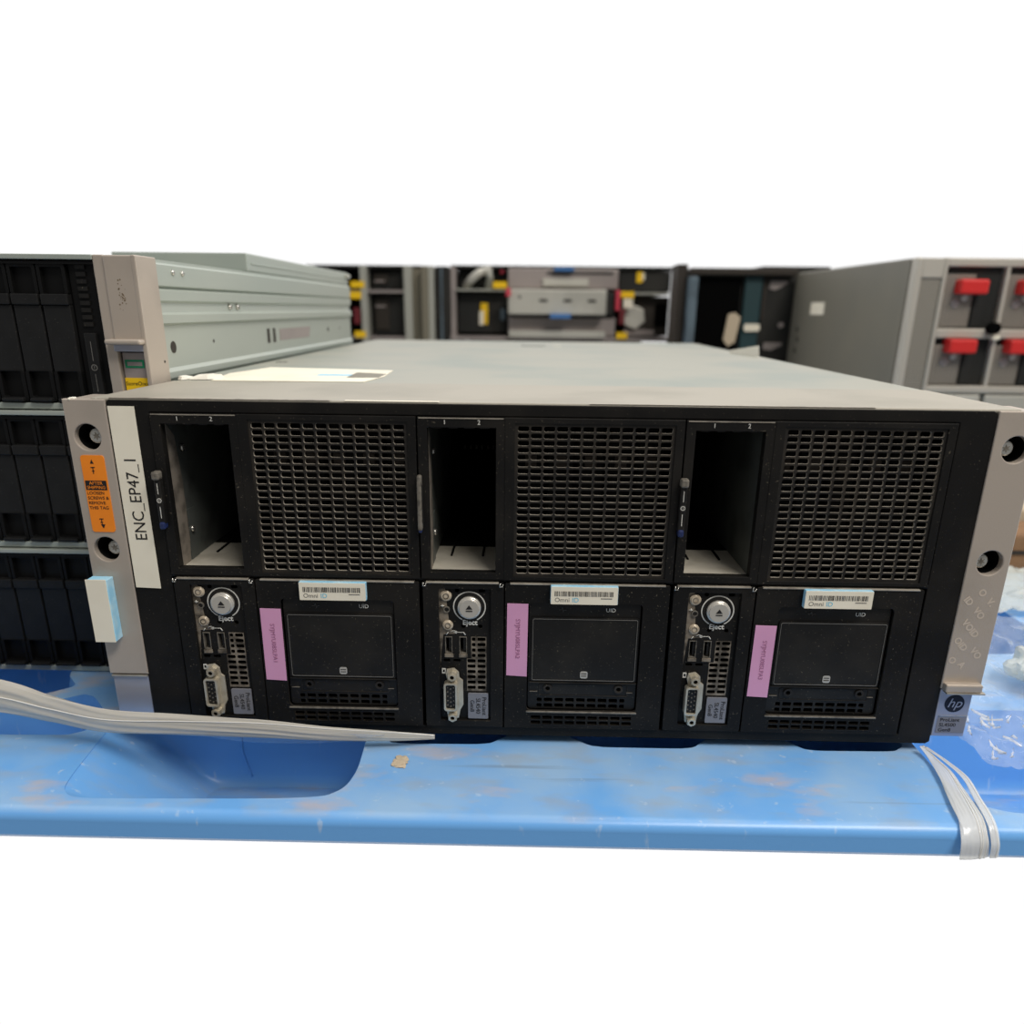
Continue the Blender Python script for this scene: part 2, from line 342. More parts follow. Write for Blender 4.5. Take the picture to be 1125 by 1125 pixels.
def lv_marks(lv, X, Z):
    lv.box(X(-1.0), X(2.6), -.0052, -.0012, Z(-60.5), Z(-31.5), 'black_plastic', .0007)
    lv.box(X(-1.3), X(2.9), -.0068, -.0014, Z(-35.5), Z(-30.8), 'clip_grey', .0010)
    lv.box(X(-.8), X(2.4), -.0062, -.0014, Z(-63.4), Z(-59.2), 'blue_clip', .0010)
    lv.box(X(.6), X(.95), -.0053, -.0051, Z(-43.5), Z(-37.5), 'white_ink'); lv.box(X(.6), X(.95), -.0053, -.0051, Z(-57), Z(-50.5), 'white_ink')
    lv.plate([circ(X(.8), Z(-47), .0013), circ(X(.8), Z(-47), .00095)], -.0053, .0001, 'white_ink')
    lv.box(X(.7), X(.9), -.0053, -.0052, Z(-47.6), Z(-46.4), 'white_ink')
def node(n):
    u = U0 + n * .1432
    X = lambda mm: u + mm * .001
    Z = lambda mm: mm * .001
    # ---------------- upper left: empty cartridge slot
    fr = MB()
    fr.plate([[(X(.3), Z(-91)), (X(46.9), Z(-91)), (X(46.9), Z(-.3)), (X(.3), Z(-.3))], rect(X(4.9), X(42.4), Z(-87.6), Z(-5.2))], -.0016, .0055, 'black', bev=.0003)
    fr.box(X(.8), X(46.2), -.0019, .002, Z(-.75), Z(-.25), 'worn_edge')
    fr.text('1', X(14.7), Z(-2.7), .0034, -.00165, 'white_ink'); fr.text('2', X(33), Z(-2.7), .0034, -.00165, 'white_ink')
    for k in range(4): fr.box(X(8 + k * 8.5), X(13 + k * 8.5), .0005, .004, Z(-6.2), Z(-5.2), 'black_plastic')
    fo = fr.build('slot_frame', enc)
    w = MB()
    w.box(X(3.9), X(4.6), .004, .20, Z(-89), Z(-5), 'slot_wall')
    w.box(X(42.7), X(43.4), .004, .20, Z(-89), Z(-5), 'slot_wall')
    w.box(X(4.6), X(42.7), .004, .050, Z(-89), Z(-88.1), 'slot_floor'); w.box(X(4.6), X(42.7), .050, .20, Z(-89), Z(-88.1), 'dark')  # rear floor coloured near-black for the shade deep in the slot
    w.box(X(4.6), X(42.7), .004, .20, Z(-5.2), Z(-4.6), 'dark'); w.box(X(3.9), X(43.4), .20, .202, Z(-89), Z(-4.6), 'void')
    for gx in (13.5, 32.5):                                   # floor guide slots
        w.box(X(gx), X(gx + 1.4), .030, .16, Z(-88.2), Z(-87.2), 'dark', .0004)
    wo = w.build('slot_liner', enc, 'empty slot with grey sheet metal floor and walls')
    fl = MB(); fl.plate([[(.004, Z(-88.2)), (.0140, Z(-88.2)), (.0165, Z(-72)), (.0160, Z(-40)), (.0130, Z(-14)), (.004, Z(-6))]], X(4.6), .0006, 'flange', 'yz')
    for gz in (-22, -70): fl.cyl((X(5.1), .020, Z(gz)), 'x', .0022, .0016, 'chrome', 16, .0016)
    fl.box(X(4.7), X(5.2), .016, .026, Z(-88), Z(-58), 'slot_wall')
    fl.build('side_flange', wo, 'bright metal flange inside the slot')
    bp = MB()
    for k in range(7):
        for r_ in range(2): bp.box(X(9 + k * 4.6), X(10.2 + k * 4.6), .1990, .2005, Z(-30 - r_ * 20), Z(-33 - r_ * 20), 'clip_grey')
    bp.box(X(18), X(19.5), .1985, .2005, Z(-24), Z(-8), 'bg_maroon'); bp.box(X(31), X(33.5), .1985, .2005, Z(-20), Z(-17), 'clip_grey')
    bp.build('backplane_connector', wo)
    lv = MB()
    if n == 1:
        lv.box(X(-.6), X(1.9), -.0060, -.0012, Z(-62.0), Z(-31.0), 'clip_grey', .0009); lv.box(X(1.7), X(2.6), -.0050, -.0012, Z(-58), Z(-36), 'black_plastic', .0004); lv.box(X(-.4), X(1.6), -.0056, -.0014, Z(-63.4), Z(-60.4), 'blue_clip', .0008)
    else:
        lv_marks(lv, X, Z)
    lv.build('release_lever', fo, 'scuffed grey lever with blue foot' if n == 1 else 'black lever with white marks and blue foot')
    # ---------------- upper right: mesh grille
    g = MB()
    loops = [rect(X(47.3), X(142.0), Z(-91), Z(-.3))]
    x0, x1, z0, z1 = X(53.4), X(136.7), Z(-88.0), Z(-3.9); nc, nr = 12, 22
    cw, ch = (x1 - x0) / nc, (z1 - z0) / nr
    for i in range(nc):
        for j in range(nr):
            a = x0 + i * cw + cw * .07; c = z0 + j * ch + ch * .13
            loops.append(oct_hole(a, a + cw * .86, c, c + ch * .74, ch * .16))
    g.plate(loops, -.0010, .0014, 'mesh', edge='edge_light')
    g.box(X(47.3), X(142.0), -.0010, .006, Z(-.9), Z(-.3), 'worn_edge')
    g.plate([rect(X(47.2), X(142.1), Z(-91.1), Z(-.2)), rect(X(52.0), X(138.0), Z(-89.6), Z(-2.6))], -.0019, .0030, 'black', bev=.0003)
    g.build('vent_grille', enc, 'black perforated vent grille')
    dd = MB()
    for k in range(5):
        a = X(54 + k * 17); dd.box(a, a + .0145, .022, .06, Z(-88), Z(-4), 'dark', .0012)
        dd.box(a + .004, a + .0105, .0195, .022, Z(-30), Z(-24), 'bg_brown')
    dd.build('drive_cage', enc, 'dark drive cage behind the grille')
    # ---------------- lower left: server node front
    nd = MB()
    V = []
    for k in range(10):
        zt = -128.4 - k * 3.52
        if k < 4: V.append(oct_hole(X(28.3), X(30.5), Z(zt - 2.2), Z(zt), .0004))
        else: V.append(oct_hole(X(25.6), X(30.5), Z(zt - 2.2), Z(zt), .0005))
        V.append(oct_hole(X(31.6), X(36.4), Z(zt - 2.2), Z(zt), .0005))
    usb = [rect(X(12.6), X(16.8), Z(-138.8), Z(-128.0)), rect(X(21.0), X(25.4), Z(-138.6), Z(-127.6))]
    small = [oct_hole(X(11.4), X(15.4), Z(-144.4), Z(-142.6), .0004), oct_hole(X(17.2), X(21.6), Z(-144.4), Z(-142.6), .0004)]
    dots = [circ(X(20), Z(-99), .0013, 12), circ(X(19.6), Z(-113.5), .0011, 12), circ(X(23.3), Z(-121.4), .0013, 12), circ(X(33.3), Z(-121.4), .0013, 12),
            oct_hole(X(32.4), X(36.2), Z(-100), Z(-97.9), .0006)]
    nd.plate([rrect(X(.8), X(46.6), Z(-186.6), Z(-93.6), .0008), rrect(X(9.0), X(39.8), Z(-183.0), Z(-97.0), .0012)], -.0016, .0050, 'black', bev=.0004)
    nd.box(X(2.4), X(44.0), -.0022, .003, Z(-94.0), Z(-93.0), 'worn_edge', .0003)
    for hx in (.9, 44.8): nd.tube([(X(hx), -.003, Z(-93.2)), (X(hx), -.003, Z(-95.2)), (X(hx + 1.6), -.003, Z(-95.2)), (X(hx + 1.6), -.003, Z(-93.6))], .0004, 'chrome', 6)
    no = nd.build('server_node', enc)
    br = MB()
    br.plate([rect(X(8.6), X(40.2), Z(-183.3), Z(-96.7))] + V + usb + small + dots, .0006, .0012, 'black')
    br.plate([[(X(9.3), Z(-98)), (X(13), Z(-98)), (X(15.5), Z(-122)), (X(18.5), Z(-126.2)), (X(11.6), Z(-126.6)), (X(9.6), Z(-146))]], .0004, .0003, 'bracket')
    br.plate([rect(X(25.2), X(36.9), Z(-163.6), Z(-142.0)), ] + V[8:], .0004, .0003, 'bracket')
    br.plate([rect(X(27.9), X(36.9), Z(-142.0), Z(-127.9))] + V[:8], .0004, .0003, 'bracket')
    for a in (12.2, 20.6): br.box(X(a), X(a + 5.2), -.0003, .0006, Z(-141.2), Z(-139.0), 'bracket', .0002)
    br.box(X(10), X(38), -.0004, .0008, Z(-183.4), Z(-182.6), 'worn_edge')
    br.text('Eject', X(27.3), Z(-119.0), .0044, .0004, 'white_ink', bold=.00012)
    arc = [R(-62 + 304 * k / 44) for k in range(45)]
    br.plate([[(X(27.1) + .0095 * math.cos(t), Z(-109) + .0095 * math.sin(t)) for t in arc] + [(X(27.1) + .0088 * math.cos(t), Z(-109) + .0088 * math.sin(t)) for t in reversed(arc)]], .0005, .0001, 'white_ink')
    br.plate([circ(X(27.1), Z(-109), .0087, 40), circ(X(27.1), Z(-109), .0070, 40)], .0002, .0004, 'black_plastic')
    # usb symbol: line, dot, arrow, branches
    br.box(X(14.5), X(23.5), .0004, .0006, Z(-125.4), Z(-125.1), 'white_ink'); br.plate([circ(X(19), Z(-125.25), .0008, 10)], .0004, .0002, 'white_ink')
    br.tube([(X(16), .0004, Z(-125.2)), (X(17.2), .0004, Z(-124.2)), (X(18.6), .0004, Z(-124.2))], .00018, 'white_ink', 5)
    for sx_, hx in ((-1, 14.5), (1, 23.5)): br.tube([(X(hx), .0004, Z(-125.2)), (X(hx + sx_ * 1.1), .0004, Z(-126.8))], .0003, 'white_ink', 5)
    # vga port sign
    br.plate([rect(X(10.4), X(12.6), Z(-152.2), Z(-148.8)), rect(X(10.9), X(12.1), Z(-151.4), Z(-149.6))], .0004, .0003, 'white_ink')
    br.build('port_bracket', no, 'dusty port bracket with vent slots')
    eb = MB(); eb.cyl((X(27.1), .001, Z(-109)), '-y', .0067, .0042, 'silver_button', 40, b=.0012)
    eb.plate([[(X(25.2), Z(-109.2)), (X(29), Z(-109.2)), (X(27.1), Z(-106.6))]], -.0034, .0002, 'black_ink')
    eb.box(X(25.2), X(29), -.0034, -.0032, Z(-110.6), Z(-110.0), 'black_ink')
    eb.build('eject_button', no, 'round silver eject button with a dark triangle')
    for cx, cz, r_ in ((13.6, -102.2, 3.3), (14.4, -120.6, 3.1)):
        l = MB(); l.cyl((X(cx), .001, Z(cz)), '-y', r_ * .001, .0020, 'clear', 24, b=.0008)
        l.plate([circ(X(cx), Z(cz), .0018, 16), circ(X(cx), Z(cz), .0012, 16)], -.00115, .0002, 'bracket')
        l.build('indicator_light', no, 'cloudy round indicator light')
    pb = MB(); pb.cyl((X(13.9), .001, Z(-110.6)), '-y', .0017, .0012, 'black_plastic', 20)
    pb.plate([circ(X(13.9), Z(-110.6), .0019, 20), circ(X(13.9), Z(-110.6), .0013, 20)], -.0006, .0008, 'clip_grey')
    pb.tube([(X(10.4), -.0002, Z(-108.4)), (X(12.6), -.0002, Z(-108.4))], .00025, 'white_ink', 5)
    pb.tube([(X(11.5), -.0002, Z(-107.5)), (X(11.5), -.0002, Z(-109.3))], .00025, 'white_ink', 5)
    pb.build('small_button', no)
    for ux0, ux1 in ((12.6, 16.8), (21.0, 25.4)):
        q = MB(); q.plate([rect(X(ux0), X(ux1), Z(-138.8), Z(-128)), rect(X(ux0 + .35), X(ux1 - .35), Z(-138.4), Z(-128.4))], .0002, .010, 'clip_grey')
        q.box(X(ux0 + 2.2), X(ux0 + 3.4), .0014, .010, Z(-137.9), Z(-128.9), 'black_plastic'); q.box(X(ux0 + 3.3), X(ux0 + 3.45), .0016, .009, Z(-137), Z(-130), 'chrome')
        q.box(X(ux0), X(ux1), .0095, .010, Z(-138.8), Z(-128), 'void')
        q.build('usb_port', no)
    vg = MB()
    fl_ = [(X(13.6), Z(-149.0)), (X(17.6), Z(-148.2)), (X(20.2), Z(-150.6)), (X(20.6), Z(-154.4)), (X(22.6), Z(-156)), (X(22.8), Z(-172)), (X(21), Z(-175.5)),
           (X(20), Z(-180.8)), (X(17), Z(-182.2)), (X(14), Z(-180.8)), (X(13.2), Z(-176)), (X(14.0), Z(-156)), (X(13), Z(-152))]
    vg.plate([fl_], -.0012, .0014, 'vga', bev=.0003)
    D = rrect(X(12.0), X(19.6), Z(-174.2), Z(-156.0), .0016); D2 = rrect(X(12.8), X(18.8), Z(-173.4), Z(-156.8), .0012)
    vg.plate([D, D2], -.0056, .0050, 'vga', bev=.0002); vg.plate([D2], -.0040, .0030, 'black_plastic')
    for i in range(3):
        for j in range(5): vg.cyl((X(14.0 + i * 1.8), -.0040, Z(-159.2 - j * 2.9 - (i % 2) * .9)), '-y', .00042, .0003, 'clip_grey', 8)
    for cz in (-151.8, -178.9):
        vg.cyl((X(16.8), -.0010, Z(cz)), '-y', .0029, .0044, 'vga', 6, smooth=False); vg.cyl((X(16.8), -.0054, Z(cz)), '-y', .0012, .0001, 'void', 12)
        vg.plate([circ(X(16.8), Z(cz), .0022, 18), circ(X(16.8), Z(cz), .0013, 18)], -.0060, .0006, 'vga')
    vg.build('video_port', no, 'fifteen pin video port with dusty metal shell and hex posts')
    lb = MB(); lb.plate([rrect(X(25.9), X(38.0), Z(-181.6), Z(-164.6), .0006)], -.0008, .0010, 'grey_label')
    for t, xx in (('ProLiant', 35.6), ('SL4540', 31.9), ('Gen8', 28.3)): lb.text(t, X(xx), Z(-173), .0036, -.0009, 'black_ink', rot=-math.pi / 2)
    lb.build('model_label', no, 'small grey label with text turned sideways')
    # ---------------- lower right: drive bay panel with door
    pn = MB()
    lowv = []
    for i in range(9):
        for j in range(2):
            a = 63.9 + i * 6.85; c = -184.0 + j * 3.5; lowv.append(oct_hole(X(a), X(a + 5.7), Z(c), Z(c + 2.3), .0004))
    pn.plate([rrect(X(47.8), X(141.6), Z(-186.8), Z(-93.4), .0008), rrect(X(61.1), X(126.9), Z(-174.8), Z(-105.0), .0025)] + lowv, -.0018, .0016, 'black', edge='mesh')
    pn.box(X(50.5), X(139), -.0024, .002, Z(-94.0), Z(-93.0), 'worn_edge', .0003)
    pn.box(X(60.8), X(127.2), -.0026, -.0010, Z(-176.0), Z(-174.9), 'clip_grey', .0003)
    for i in range(9):
        for j in range(2):
            a = 63.9 + i * 6.85; c = -184.0 + j * 3.5; pn.box(X(a), X(a + 5.7), -.0021, -.0012, Z(c - .35), Z(c), 'mesh')
    po = pn.build('drive_bay_panel', enc)
    dv = []
    for i in range(9):
        a = 65.0 + i * 6.5; ww = 5.2 if 0 < i < 8 else 3.0
        if i == 0: a += 2.2
        for j in range(2): dv.append(oct_hole(X(a), X(a + ww), Z(-173.6 + j * 3.8), Z(-171.0 + j * 3.8), .0004))
    dr = MB()
    dr.plate([rrect(X(61.8), X(126.2), Z(-174.4), Z(-105.6), .0022)] + dv, .0004, .0012, 'black_plastic')
    dr.plate([rrect(X(63.2), X(125.6), Z(-155.4), Z(-114.6), .0012)], -.0006, .0012, 'black_plastic', bev=.0002)
    dr.plate([rrect(X(64.0), X(124.8), Z(-154.8), Z(-115.2), .0010), rrect(X(64.25), X(124.55), Z(-154.5), Z(-115.5), .0008)], -.0009, .0002, 'grey_ink')
    dr.plate([rrect(X(62.6), X(126.2), Z(-156.6), Z(-156.1), .0002)], -.0010, .0014, 'mesh')
    for xs in ((62.2, 69.0), (120.2, 126.0)): dr.box(X(xs[0] + .6), X(xs[1] - 1.6), -.0002, .0004, Z(-163.0), Z(-162.7), 'clip_grey')
    dr.plate([rrect(X(68.6), X(121.5), Z(-165.6), Z(-157.6), .0012), rrect(X(68.9), X(121.2), Z(-165.2), Z(-157.9), .0009)], .0000, .0004, 'mesh')
    for sx_ in (73.6, 115.9):
        dr.plate([circ(X(sx_), Z(-160.5), .0026, 20), circ(X(sx_), Z(-160.5), .0014, 20)], -.0006, .0012, 'mesh')
        dr.plate([circ(X(sx_), Z(-160.5), .0014, 16)], .0003, .0002, 'void')
    dr.build('bay_door', po, 'black recessed drive bay door with a thin grey outline')
    mk = MB()
    mk.plate([rrect(X(92.6), X(97.0), Z(-153.2), Z(-148.6), .0011)], -.0009, .0002, 'silver_button')
    for k in range(2): mk.box(X(93.2), X(96.4), -.0011, -.0009, Z(-151.75 + k * 1.5), Z(-151.4 + k * 1.5), 'black_ink')
    mk.build('disk_symbol', po)
    mk = MB(); mk.text('UID', X(108.9), Z(-109.8), .0034, .0002, 'white_ink'); mk.build('printed_text', po)
    mk = MB(); mk.tube([(X(78.8), .0002, Z(-109.8)), (X(80.2), .0002, Z(-109.8)), (X(80.8), .0002, Z(-108.3)), (X(81.4), .0002, Z(-111.2)), (X(82, ), .0002, Z(-109.8)), (X(83.2), .0002, Z(-109.8))], .00013, 'grey_ink', 5)
    mk.build('pulse_symbol', po)
    pk = MB(); dz = (-5.6, 0, -11.0)[n]
    pk.plate([[(X(48.8), Z(-151.2 + dz)), (X(60.9), Z(-151.8 + dz)), (X(61.1), Z(-105.6 + dz)), (X(49.0), Z(-105.4 + dz))]], -.0024, .0003, 'pink')
    pk.text('SYJMYU08SLPA%d' % (n + 1), X(55.2), Z(-127.5 + dz), .0036, -.0025, 'plum_ink', rot=-math.pi / 2)
    pk.build('pink_label', po, 'pink sticky label with faded text running down')
    at = MB(); ax0, ax1 = X(73.6), X(111.8)
    at.box(ax0, ax1, -.0052, -.0018, Z(-104.2), Z(-93.4), 'lightblue', .0004)
    at.plate([rrect(ax0 + .0002, ax1 - .0002, Z(-104.1), Z(-93.6), .0004)], -.0055, .0004, 'white')
    xx = ax0 + .0023; rnd = random.Random(11 + n)
    while xx < ax1 - .0030:
        w_ = rnd.choice((.0002, .0003, .0003, .0005)); at.box(xx, xx + w_, -.0056, -.00545, Z(-99.2), Z(-96.2), 'black_ink' if rnd.random() < .6 else 'grey_ink'); xx += w_ + rnd.choice((.0002, .0003, .0005))
    at.text('Omni', ax0 + .0023, Z(-101.5), .0037, -.00555, 'grey_ink', align='LEFT'); at.text('ID', ax0 + .0122, Z(-101.5), .0039, -.00555, 'cyan_ink', align='LEFT')
    at.box(ax1 - .0098, ax1 - .0034, -.0056, -.00545, Z(-100.6), Z(-100.1), 'grey_ink')
    at.build('asset_tag', po, 'white barcode asset tag on light blue backing')
for n in range(3): node(n)

# ears ---------------------------------------------------------------
def ear(side):
    if side == 'left': x0, x1 = -.2605, -.2386; hx, sx_ = -.2503, .0040
    else: x0, x1 = .2350, .2572; hx, sx_ = .2468, -.0042
    e = MB()
    holes = [circ(hx, -.0134, .0078, 36), circ(hx, -.0770, .0078, 36)]
    e.plate([rect(x0, x1, -.1550, .0062)] + holes, -.0008, .0046, 'ear', bev=.0006)
    e.box(x0, x0 + .0014 if side == 'left' else x0 + .0005, .003, .028, -.154, .0058, 'ear')
    if side == 'right': e.box(x1 - .0014, x1, .003, .028, -.154, .0058, 'ear')
    e.box(x0 + .0004, x1, .001, .028, .0050, .0063, 'ear')
    e.box(x0 + .001, x1 - .0005, .016, .018, -.154, .005, 'dark')  # dark sheet stands for the shade behind the screw holes
    eo = e.build('rack_ear', enc, 'champagne coloured %s rack ear with two screw holes' % side)
    for cz in (-.0134, -.0770):
        t = MB(); t.plate([circ(hx, cz, .0078, 36), circ(hx, cz, .0072, 36)], .0036, .0100, 'dark'); t.build('screw_cup', eo)  # cup coloured near-black for the shade inside the hole
        s = MB(); s.cyl((hx + sx_ * .9, .018, cz + .0003), '-y', .0024, .014, 'chrome', 20); s.cyl((hx + sx_ * .9, .0042, cz + .0003), '-y', .0040, .0028, 'chrome', 28, b=.0007)
        s.plate([[(hx + sx_ * .9 + (.0022 if k % 2 else .0010) * math.cos(R(30 * k + 10)), cz + .0003 + (.0022 if k % 2 else .0010) * math.sin(R(30 * k + 10))) for k in range(12)]], .0012, .0003, 'clip_grey')
        s.build('screw', eo, 'bright star drive screw deep in the ear hole')
    if side == 'left':
        o = MB(); o.plate([rrect(-.2562, -.2432, -.0667, -.0232, .0016)], -.0012, .0004, 'orange')
        o.plate([[(-.2512, -.0278), (-.2492, -.0278), (-.2502, -.0254)]], -.0013, .0001, 'black_ink'); o.plate([[(-.2508, -.0622), (-.2484, -.0622), (-.2496, -.0646)]], -.0013, .0001, 'black_ink')
        for zc in (-.0300, -.0592):
            o.box(-.2512, -.2490, -.00135, -.0012, zc - .0001, zc + .0004, 'black_ink'); o.box(-.2503, -.2499, -.00135, -.0012, zc - .0034, zc, 'black_ink')
            o.box(-.2508, -.2494, -.00135, -.0012, zc - .0020, zc - .0016, 'black_ink')
        o.box(-.2556, -.2440, -.00135, -.0012, -.0425, -.0372, 'black_ink')
        o.text('AFTER', -.2498, -.0387, .0026, -.0014, 'orange'); o.text('SHIPPING', -.2498, -.0411, .0024, -.0014, 'orange')
        for k, t in enumerate(('LOOSEN', 'SCREWS &', 'REMOVE', 'THIS TAG')): o.text(t, -.2556, -.0443 - k * .0028, .0025, -.0013, 'black_ink', align='LEFT')
        o.build('shipping_label', eo, 'orange shipping label with black text and arrows')
        g = MB(); g.box(-.2612, -.2492, -.0080, -.0008, -.1312, -.0932, 'lightblue', .0005); g.plate([rect(-.2613, -.2497, -.1313, -.0929)], -.0085, .0006, 'white')
        g.build('foam_tag', eo, 'thick white tag with light blue foam edge')
    else:
        v = MB(); A = R(-47)
        for t, x, z in (('O', .2462, -.0949), ('V.', .2520, -.1006), ('ID', .2394, -.1000), ('VO', .2467, -.1075), ('VOID', .2438, -.1170), ('OID', .2402, -.1268), ('VO', .2500, -.1325), ('O', .2374, -.1372), ('A', .2433, -.1400)):
            v.text(t, x, z, .0054, -.0009, 'void_ink', rot=A, th=.00003, bold=.00022)
        v.build('void_marks', eo, 'pale diagonal VOID print left by a peeled seal')
    # latch below
    k = MB(); lx0, lx1 = (x0 + .0002, x1) if side == 'left' else (x0, .2545)
    k.box(lx0, lx1, .0004 if side == 'left' else -.0002, .018, -.1882, -.1562, 'ear_low', .0006)
    ko = k.build('latch_handle', enc, 'silver latch below the %s ear' % side)
    l = MB()
    if side == 'right':
        l.box(x0, x1 - .0006, -.0050, .0030, -.1562, -.1512, 'ear', .0010); l.box(x0 + .001, x1 + .0012, -.0054, .012, -.1572, -.1563, 'steel', .0002)
        l.build('latch_lip', ko)
        h = MB(); disc = [circ(.2448, -.1657, .0058, 40)]
        h.plate(disc, -.0004, .0002, 'navy_ink'); h.text('hp', .2447, -.1655, .0086, -.0006, 'ear_low', shear=.3)
        h.build('round_logo', ko, 'dark round logo with slanted letters')
        t = MB(); t.plate([rrect(.2368, .2538, -.1858, -.1742, .0005)], -.0004, .0003, 'grey_label'); t.box(.2368, .2538, -.0006, -.0002, -.1744, -.1739, 'chrome')
        for i, s_ in enumerate(('ProLiant', 'SL4500', 'Gen8')): t.text(s_, .2382, -.1768 - i * .0034, .0034, -.0005, 'black_ink', align='LEFT')
        t.build('model_plate', ko, 'small grey model plate')
    else:
        l.box(x0 + .0004, x1, -.0012, .012, -.1574, -.1562, 'steel', .0002); l.build('latch_lip', ko)
ear('left'); ear('right')

nm = MB(); nm.plate([[(-.2370, .0034), (-.2228, .0034), (-.2226, -.1003), (-.2368, -.0998)]], -.0008, .0005, 'white')
nm.text('ENC_EP47_1', -.2288, -.0475, .0094, -.0009, 'black_ink', rot=math.pi / 2, sx=.93)
nm.build('name_strip', enc, 'white paper strip with large text reading upward')

# ================================================================== STORAGE UNITS ON THE LEFT
def copy_tree(o, parent=None):
    c = o.copy(); COL.objects.link(c); c.parent = parent
    for ch in list(o.children): copy_tree(ch, c)
    return c
SY = .085; UH = .0942; UX1 = -.2535; UX0 = -.7965; USH = .0026
def drive_parts(parent, x, z0, proto=[None]):
    if proto[0] is None:
        d = MB(); w = .0178; h0 = z0
        # x is the left edge
        d.box(x, x + w, SY + .002, SY + .06, h0 + .006, h0 + .0895, 'drive_dark')
        d.box(x + .0004, x + w - .0004, SY - .0015, SY + .004, h0 + .0240, h0 + .0645, 'drive', .0006)
        d.box(x + .0004, x + w - .0004, SY - .0030, SY + .004, h0 + .0645, h0 + .0710, 'drive', .0006)
        # cup frames top and bottom
        d.plate([rrect(x + .0004, x + w - .0004, h0 + .0058, h0 + .0245, .0014), rrect(x + .0021, x + w - .0021, h0 + .0078, h0 + .0245, .0012)], SY - .0020, .007, 'drive_dark', bev=.0003)
        d.box(x + .0018, x + w - .0018, SY - .0050, SY - .0012, h0 + .0056, h0 + .0078, 'drive', .0007)
        d.plate([rrect(x + .0004, x + w - .0004, h0 + .0705, h0 + .0885, .0014), rrect(x + .0018, x + w - .0018, h0 + .0705, h0 + .0868, .0010)], SY - .0016, .006, 'drive_dark', bev=.0003)
        o = d.build('drive_carrier', parent); proto[0] = (o, x, z0); return o
    o, px, pz = proto[0]; c = o.copy(); COL.objects.link(c); c.parent = parent; c.location = (x - px, 0, z0 - pz); return c
def unit(z0, label):
    t = thing('storage_unit', label, 'storage unit', (-.525, SY + .3, z0), 'stacked storage units')
    b = MB()
    # body with the ribbed side seen from the aisle
    prof = [(-.790, z0 + .0004), (-.2640, z0 + .0004), (-.2612, z0 + .0150), (-.2596, z0 + .0175), (-.2596, z0 + .0215), (-.2618, z0 + .0240), (-.2618, z0 + .0518), (-.2592, z0 + .0535),
            (-.2592, z0 + .0590), (-.2618, z0 + .0605), (-.2622, z0 + .0665), (-.2598, z0 + .0680), (-.2598, z0 + .0745), (-.2626, z0 + .0762), (-.2600, z0 + .0775), (-.2600, z0 + .0905), (-.2625, z0 + .0920), (-.2625, z0 + .0938), (-.790, z0 + .0938)]
    b.prism(prof, SY + .0205, SY + .60, 'side', 'y')
    for yy in (.245, .262): b.cyl((-.2622, yy, z0 + .0640), 'x', .0030, .0022, 'chrome', 16, .0016)
    for yy in (.143, .158): b.cyl((-.2602, yy, z0 + .0862), 'x', .0022, .0016, 'chrome', 16, .0012)
    for yy, r_ in ((.205, .0014), (.56, .0028), (.62, .0014)): b.cyl((-.2620, yy, z0 + .0388), 'x', r_, .0004, 'bg_brown', 16)
    b.cyl((-.2620, .134, z0 + .0375), 'x', .0040, .0006, 'bg_brown', 20)
    b.plate([[(.37, z0 + .0330), (.475, z0 + .0330), (.48, z0 + .0440), (.37, z0 + .0440)]], -.26175, .0003, 'bg_mauve', 'yz')
    for yy in (.333, .350): b.box(-.2620, -.2612, yy, yy + .006, z0 + .032, z0 + .045, 'bg_brown')
    b.build('unit_chassis', t)
    r = MB()
    r.box(UX0 + .02, UX1 - .027, SY - .004, SY + .06, z0 + .0908, z0 + .0938, 'side', .0005); r.box(UX0 + .02, UX1 - .027, SY - .0015, SY + .06, z0 + .0004, z0 + .0044, 'side', .0005)
    r.box(UX0 + .02, UX1 - .027, SY - .0025, SY + .05, z0 + .0882, z0 + .0900, 'drive_dark'); r.build('front_rails', t, 'thin grey rails above and below the drives')
    x = -.2990 - .0184
    for k in range(25):
        drive_parts_local(t, x - k * .0184, z0)
    c = MB(); c.box(-.2986, -.2806, SY + .001, SY + .06, z0 + .005, z0 + .090, 'drive_dark')
    for k in range(9): c.box(-.2940, -.2880, SY - .0002, SY + .002, z0 + .052 + k * .0042, z0 + .0545 + k * .0042, 'black_plastic')
    c.box(-.2942, -.2868, SY - .0020, SY + .002, z0 + .008, z0 + .048, 'drive', .0006)
    c.plate([circ(-.2905, z0 + .027, .0020, 20), circ(-.2905, z0 + .027, .0015, 20)], SY - .0022, .0002, 'grey_ink'); c.box(-.29065, -.29035, SY - .0022, SY - .0020, z0 + .0262, z0 + .028, 'grey_ink')
    for a, q in ((.031, .043), (.012, .023)): c.box(-.29065, -.29035, SY - .0022, SY - .0020, z0 + a, z0 + q, 'grey_ink')
    for k in range(4): c.box(-.2820, -.2800, SY - .001, SY + .002, z0 + .018 + k * .021, z0 + .023 + k * .021, 'clip_grey', .0004)
    c.build('control_strip', t, 'black control strip with a round power mark')
    e = MB()
    e.box(-.2806, -.2735, SY - .0035, SY + .022, z0 + .0006, z0 + .0938, 'ear', .0008)
    e.box(-.2740, UX1 - .0006, SY - .0045, SY + .020, z0 + .0405, z0 + .0936, 'ear', .0010)
    e.box(-.2566, UX1, SY - .0048, SY + .022, z0 + .0006, z0 + .0938, 'ear', .0008)
    e.box(-.2740, -.2555, SY + .004, SY + .020, z0 + .0006, z0 + .0410, 'ear')
    for sy_, sz_ in ((.016, .030), (.014, .012)): e.cyl((UX1 - .0003, SY + sy_, z0 + sz_), 'x', .0009, .0005, 'bg_brown', 10)
    far = MB(); far.box(UX0, UX0 + .0275, SY - .004, SY + .046, z0 + .0006, z0 + .0938, 'ear', .0010); far.build('unit_ear', t, 'plain far ear')
    rs = random.Random(5)
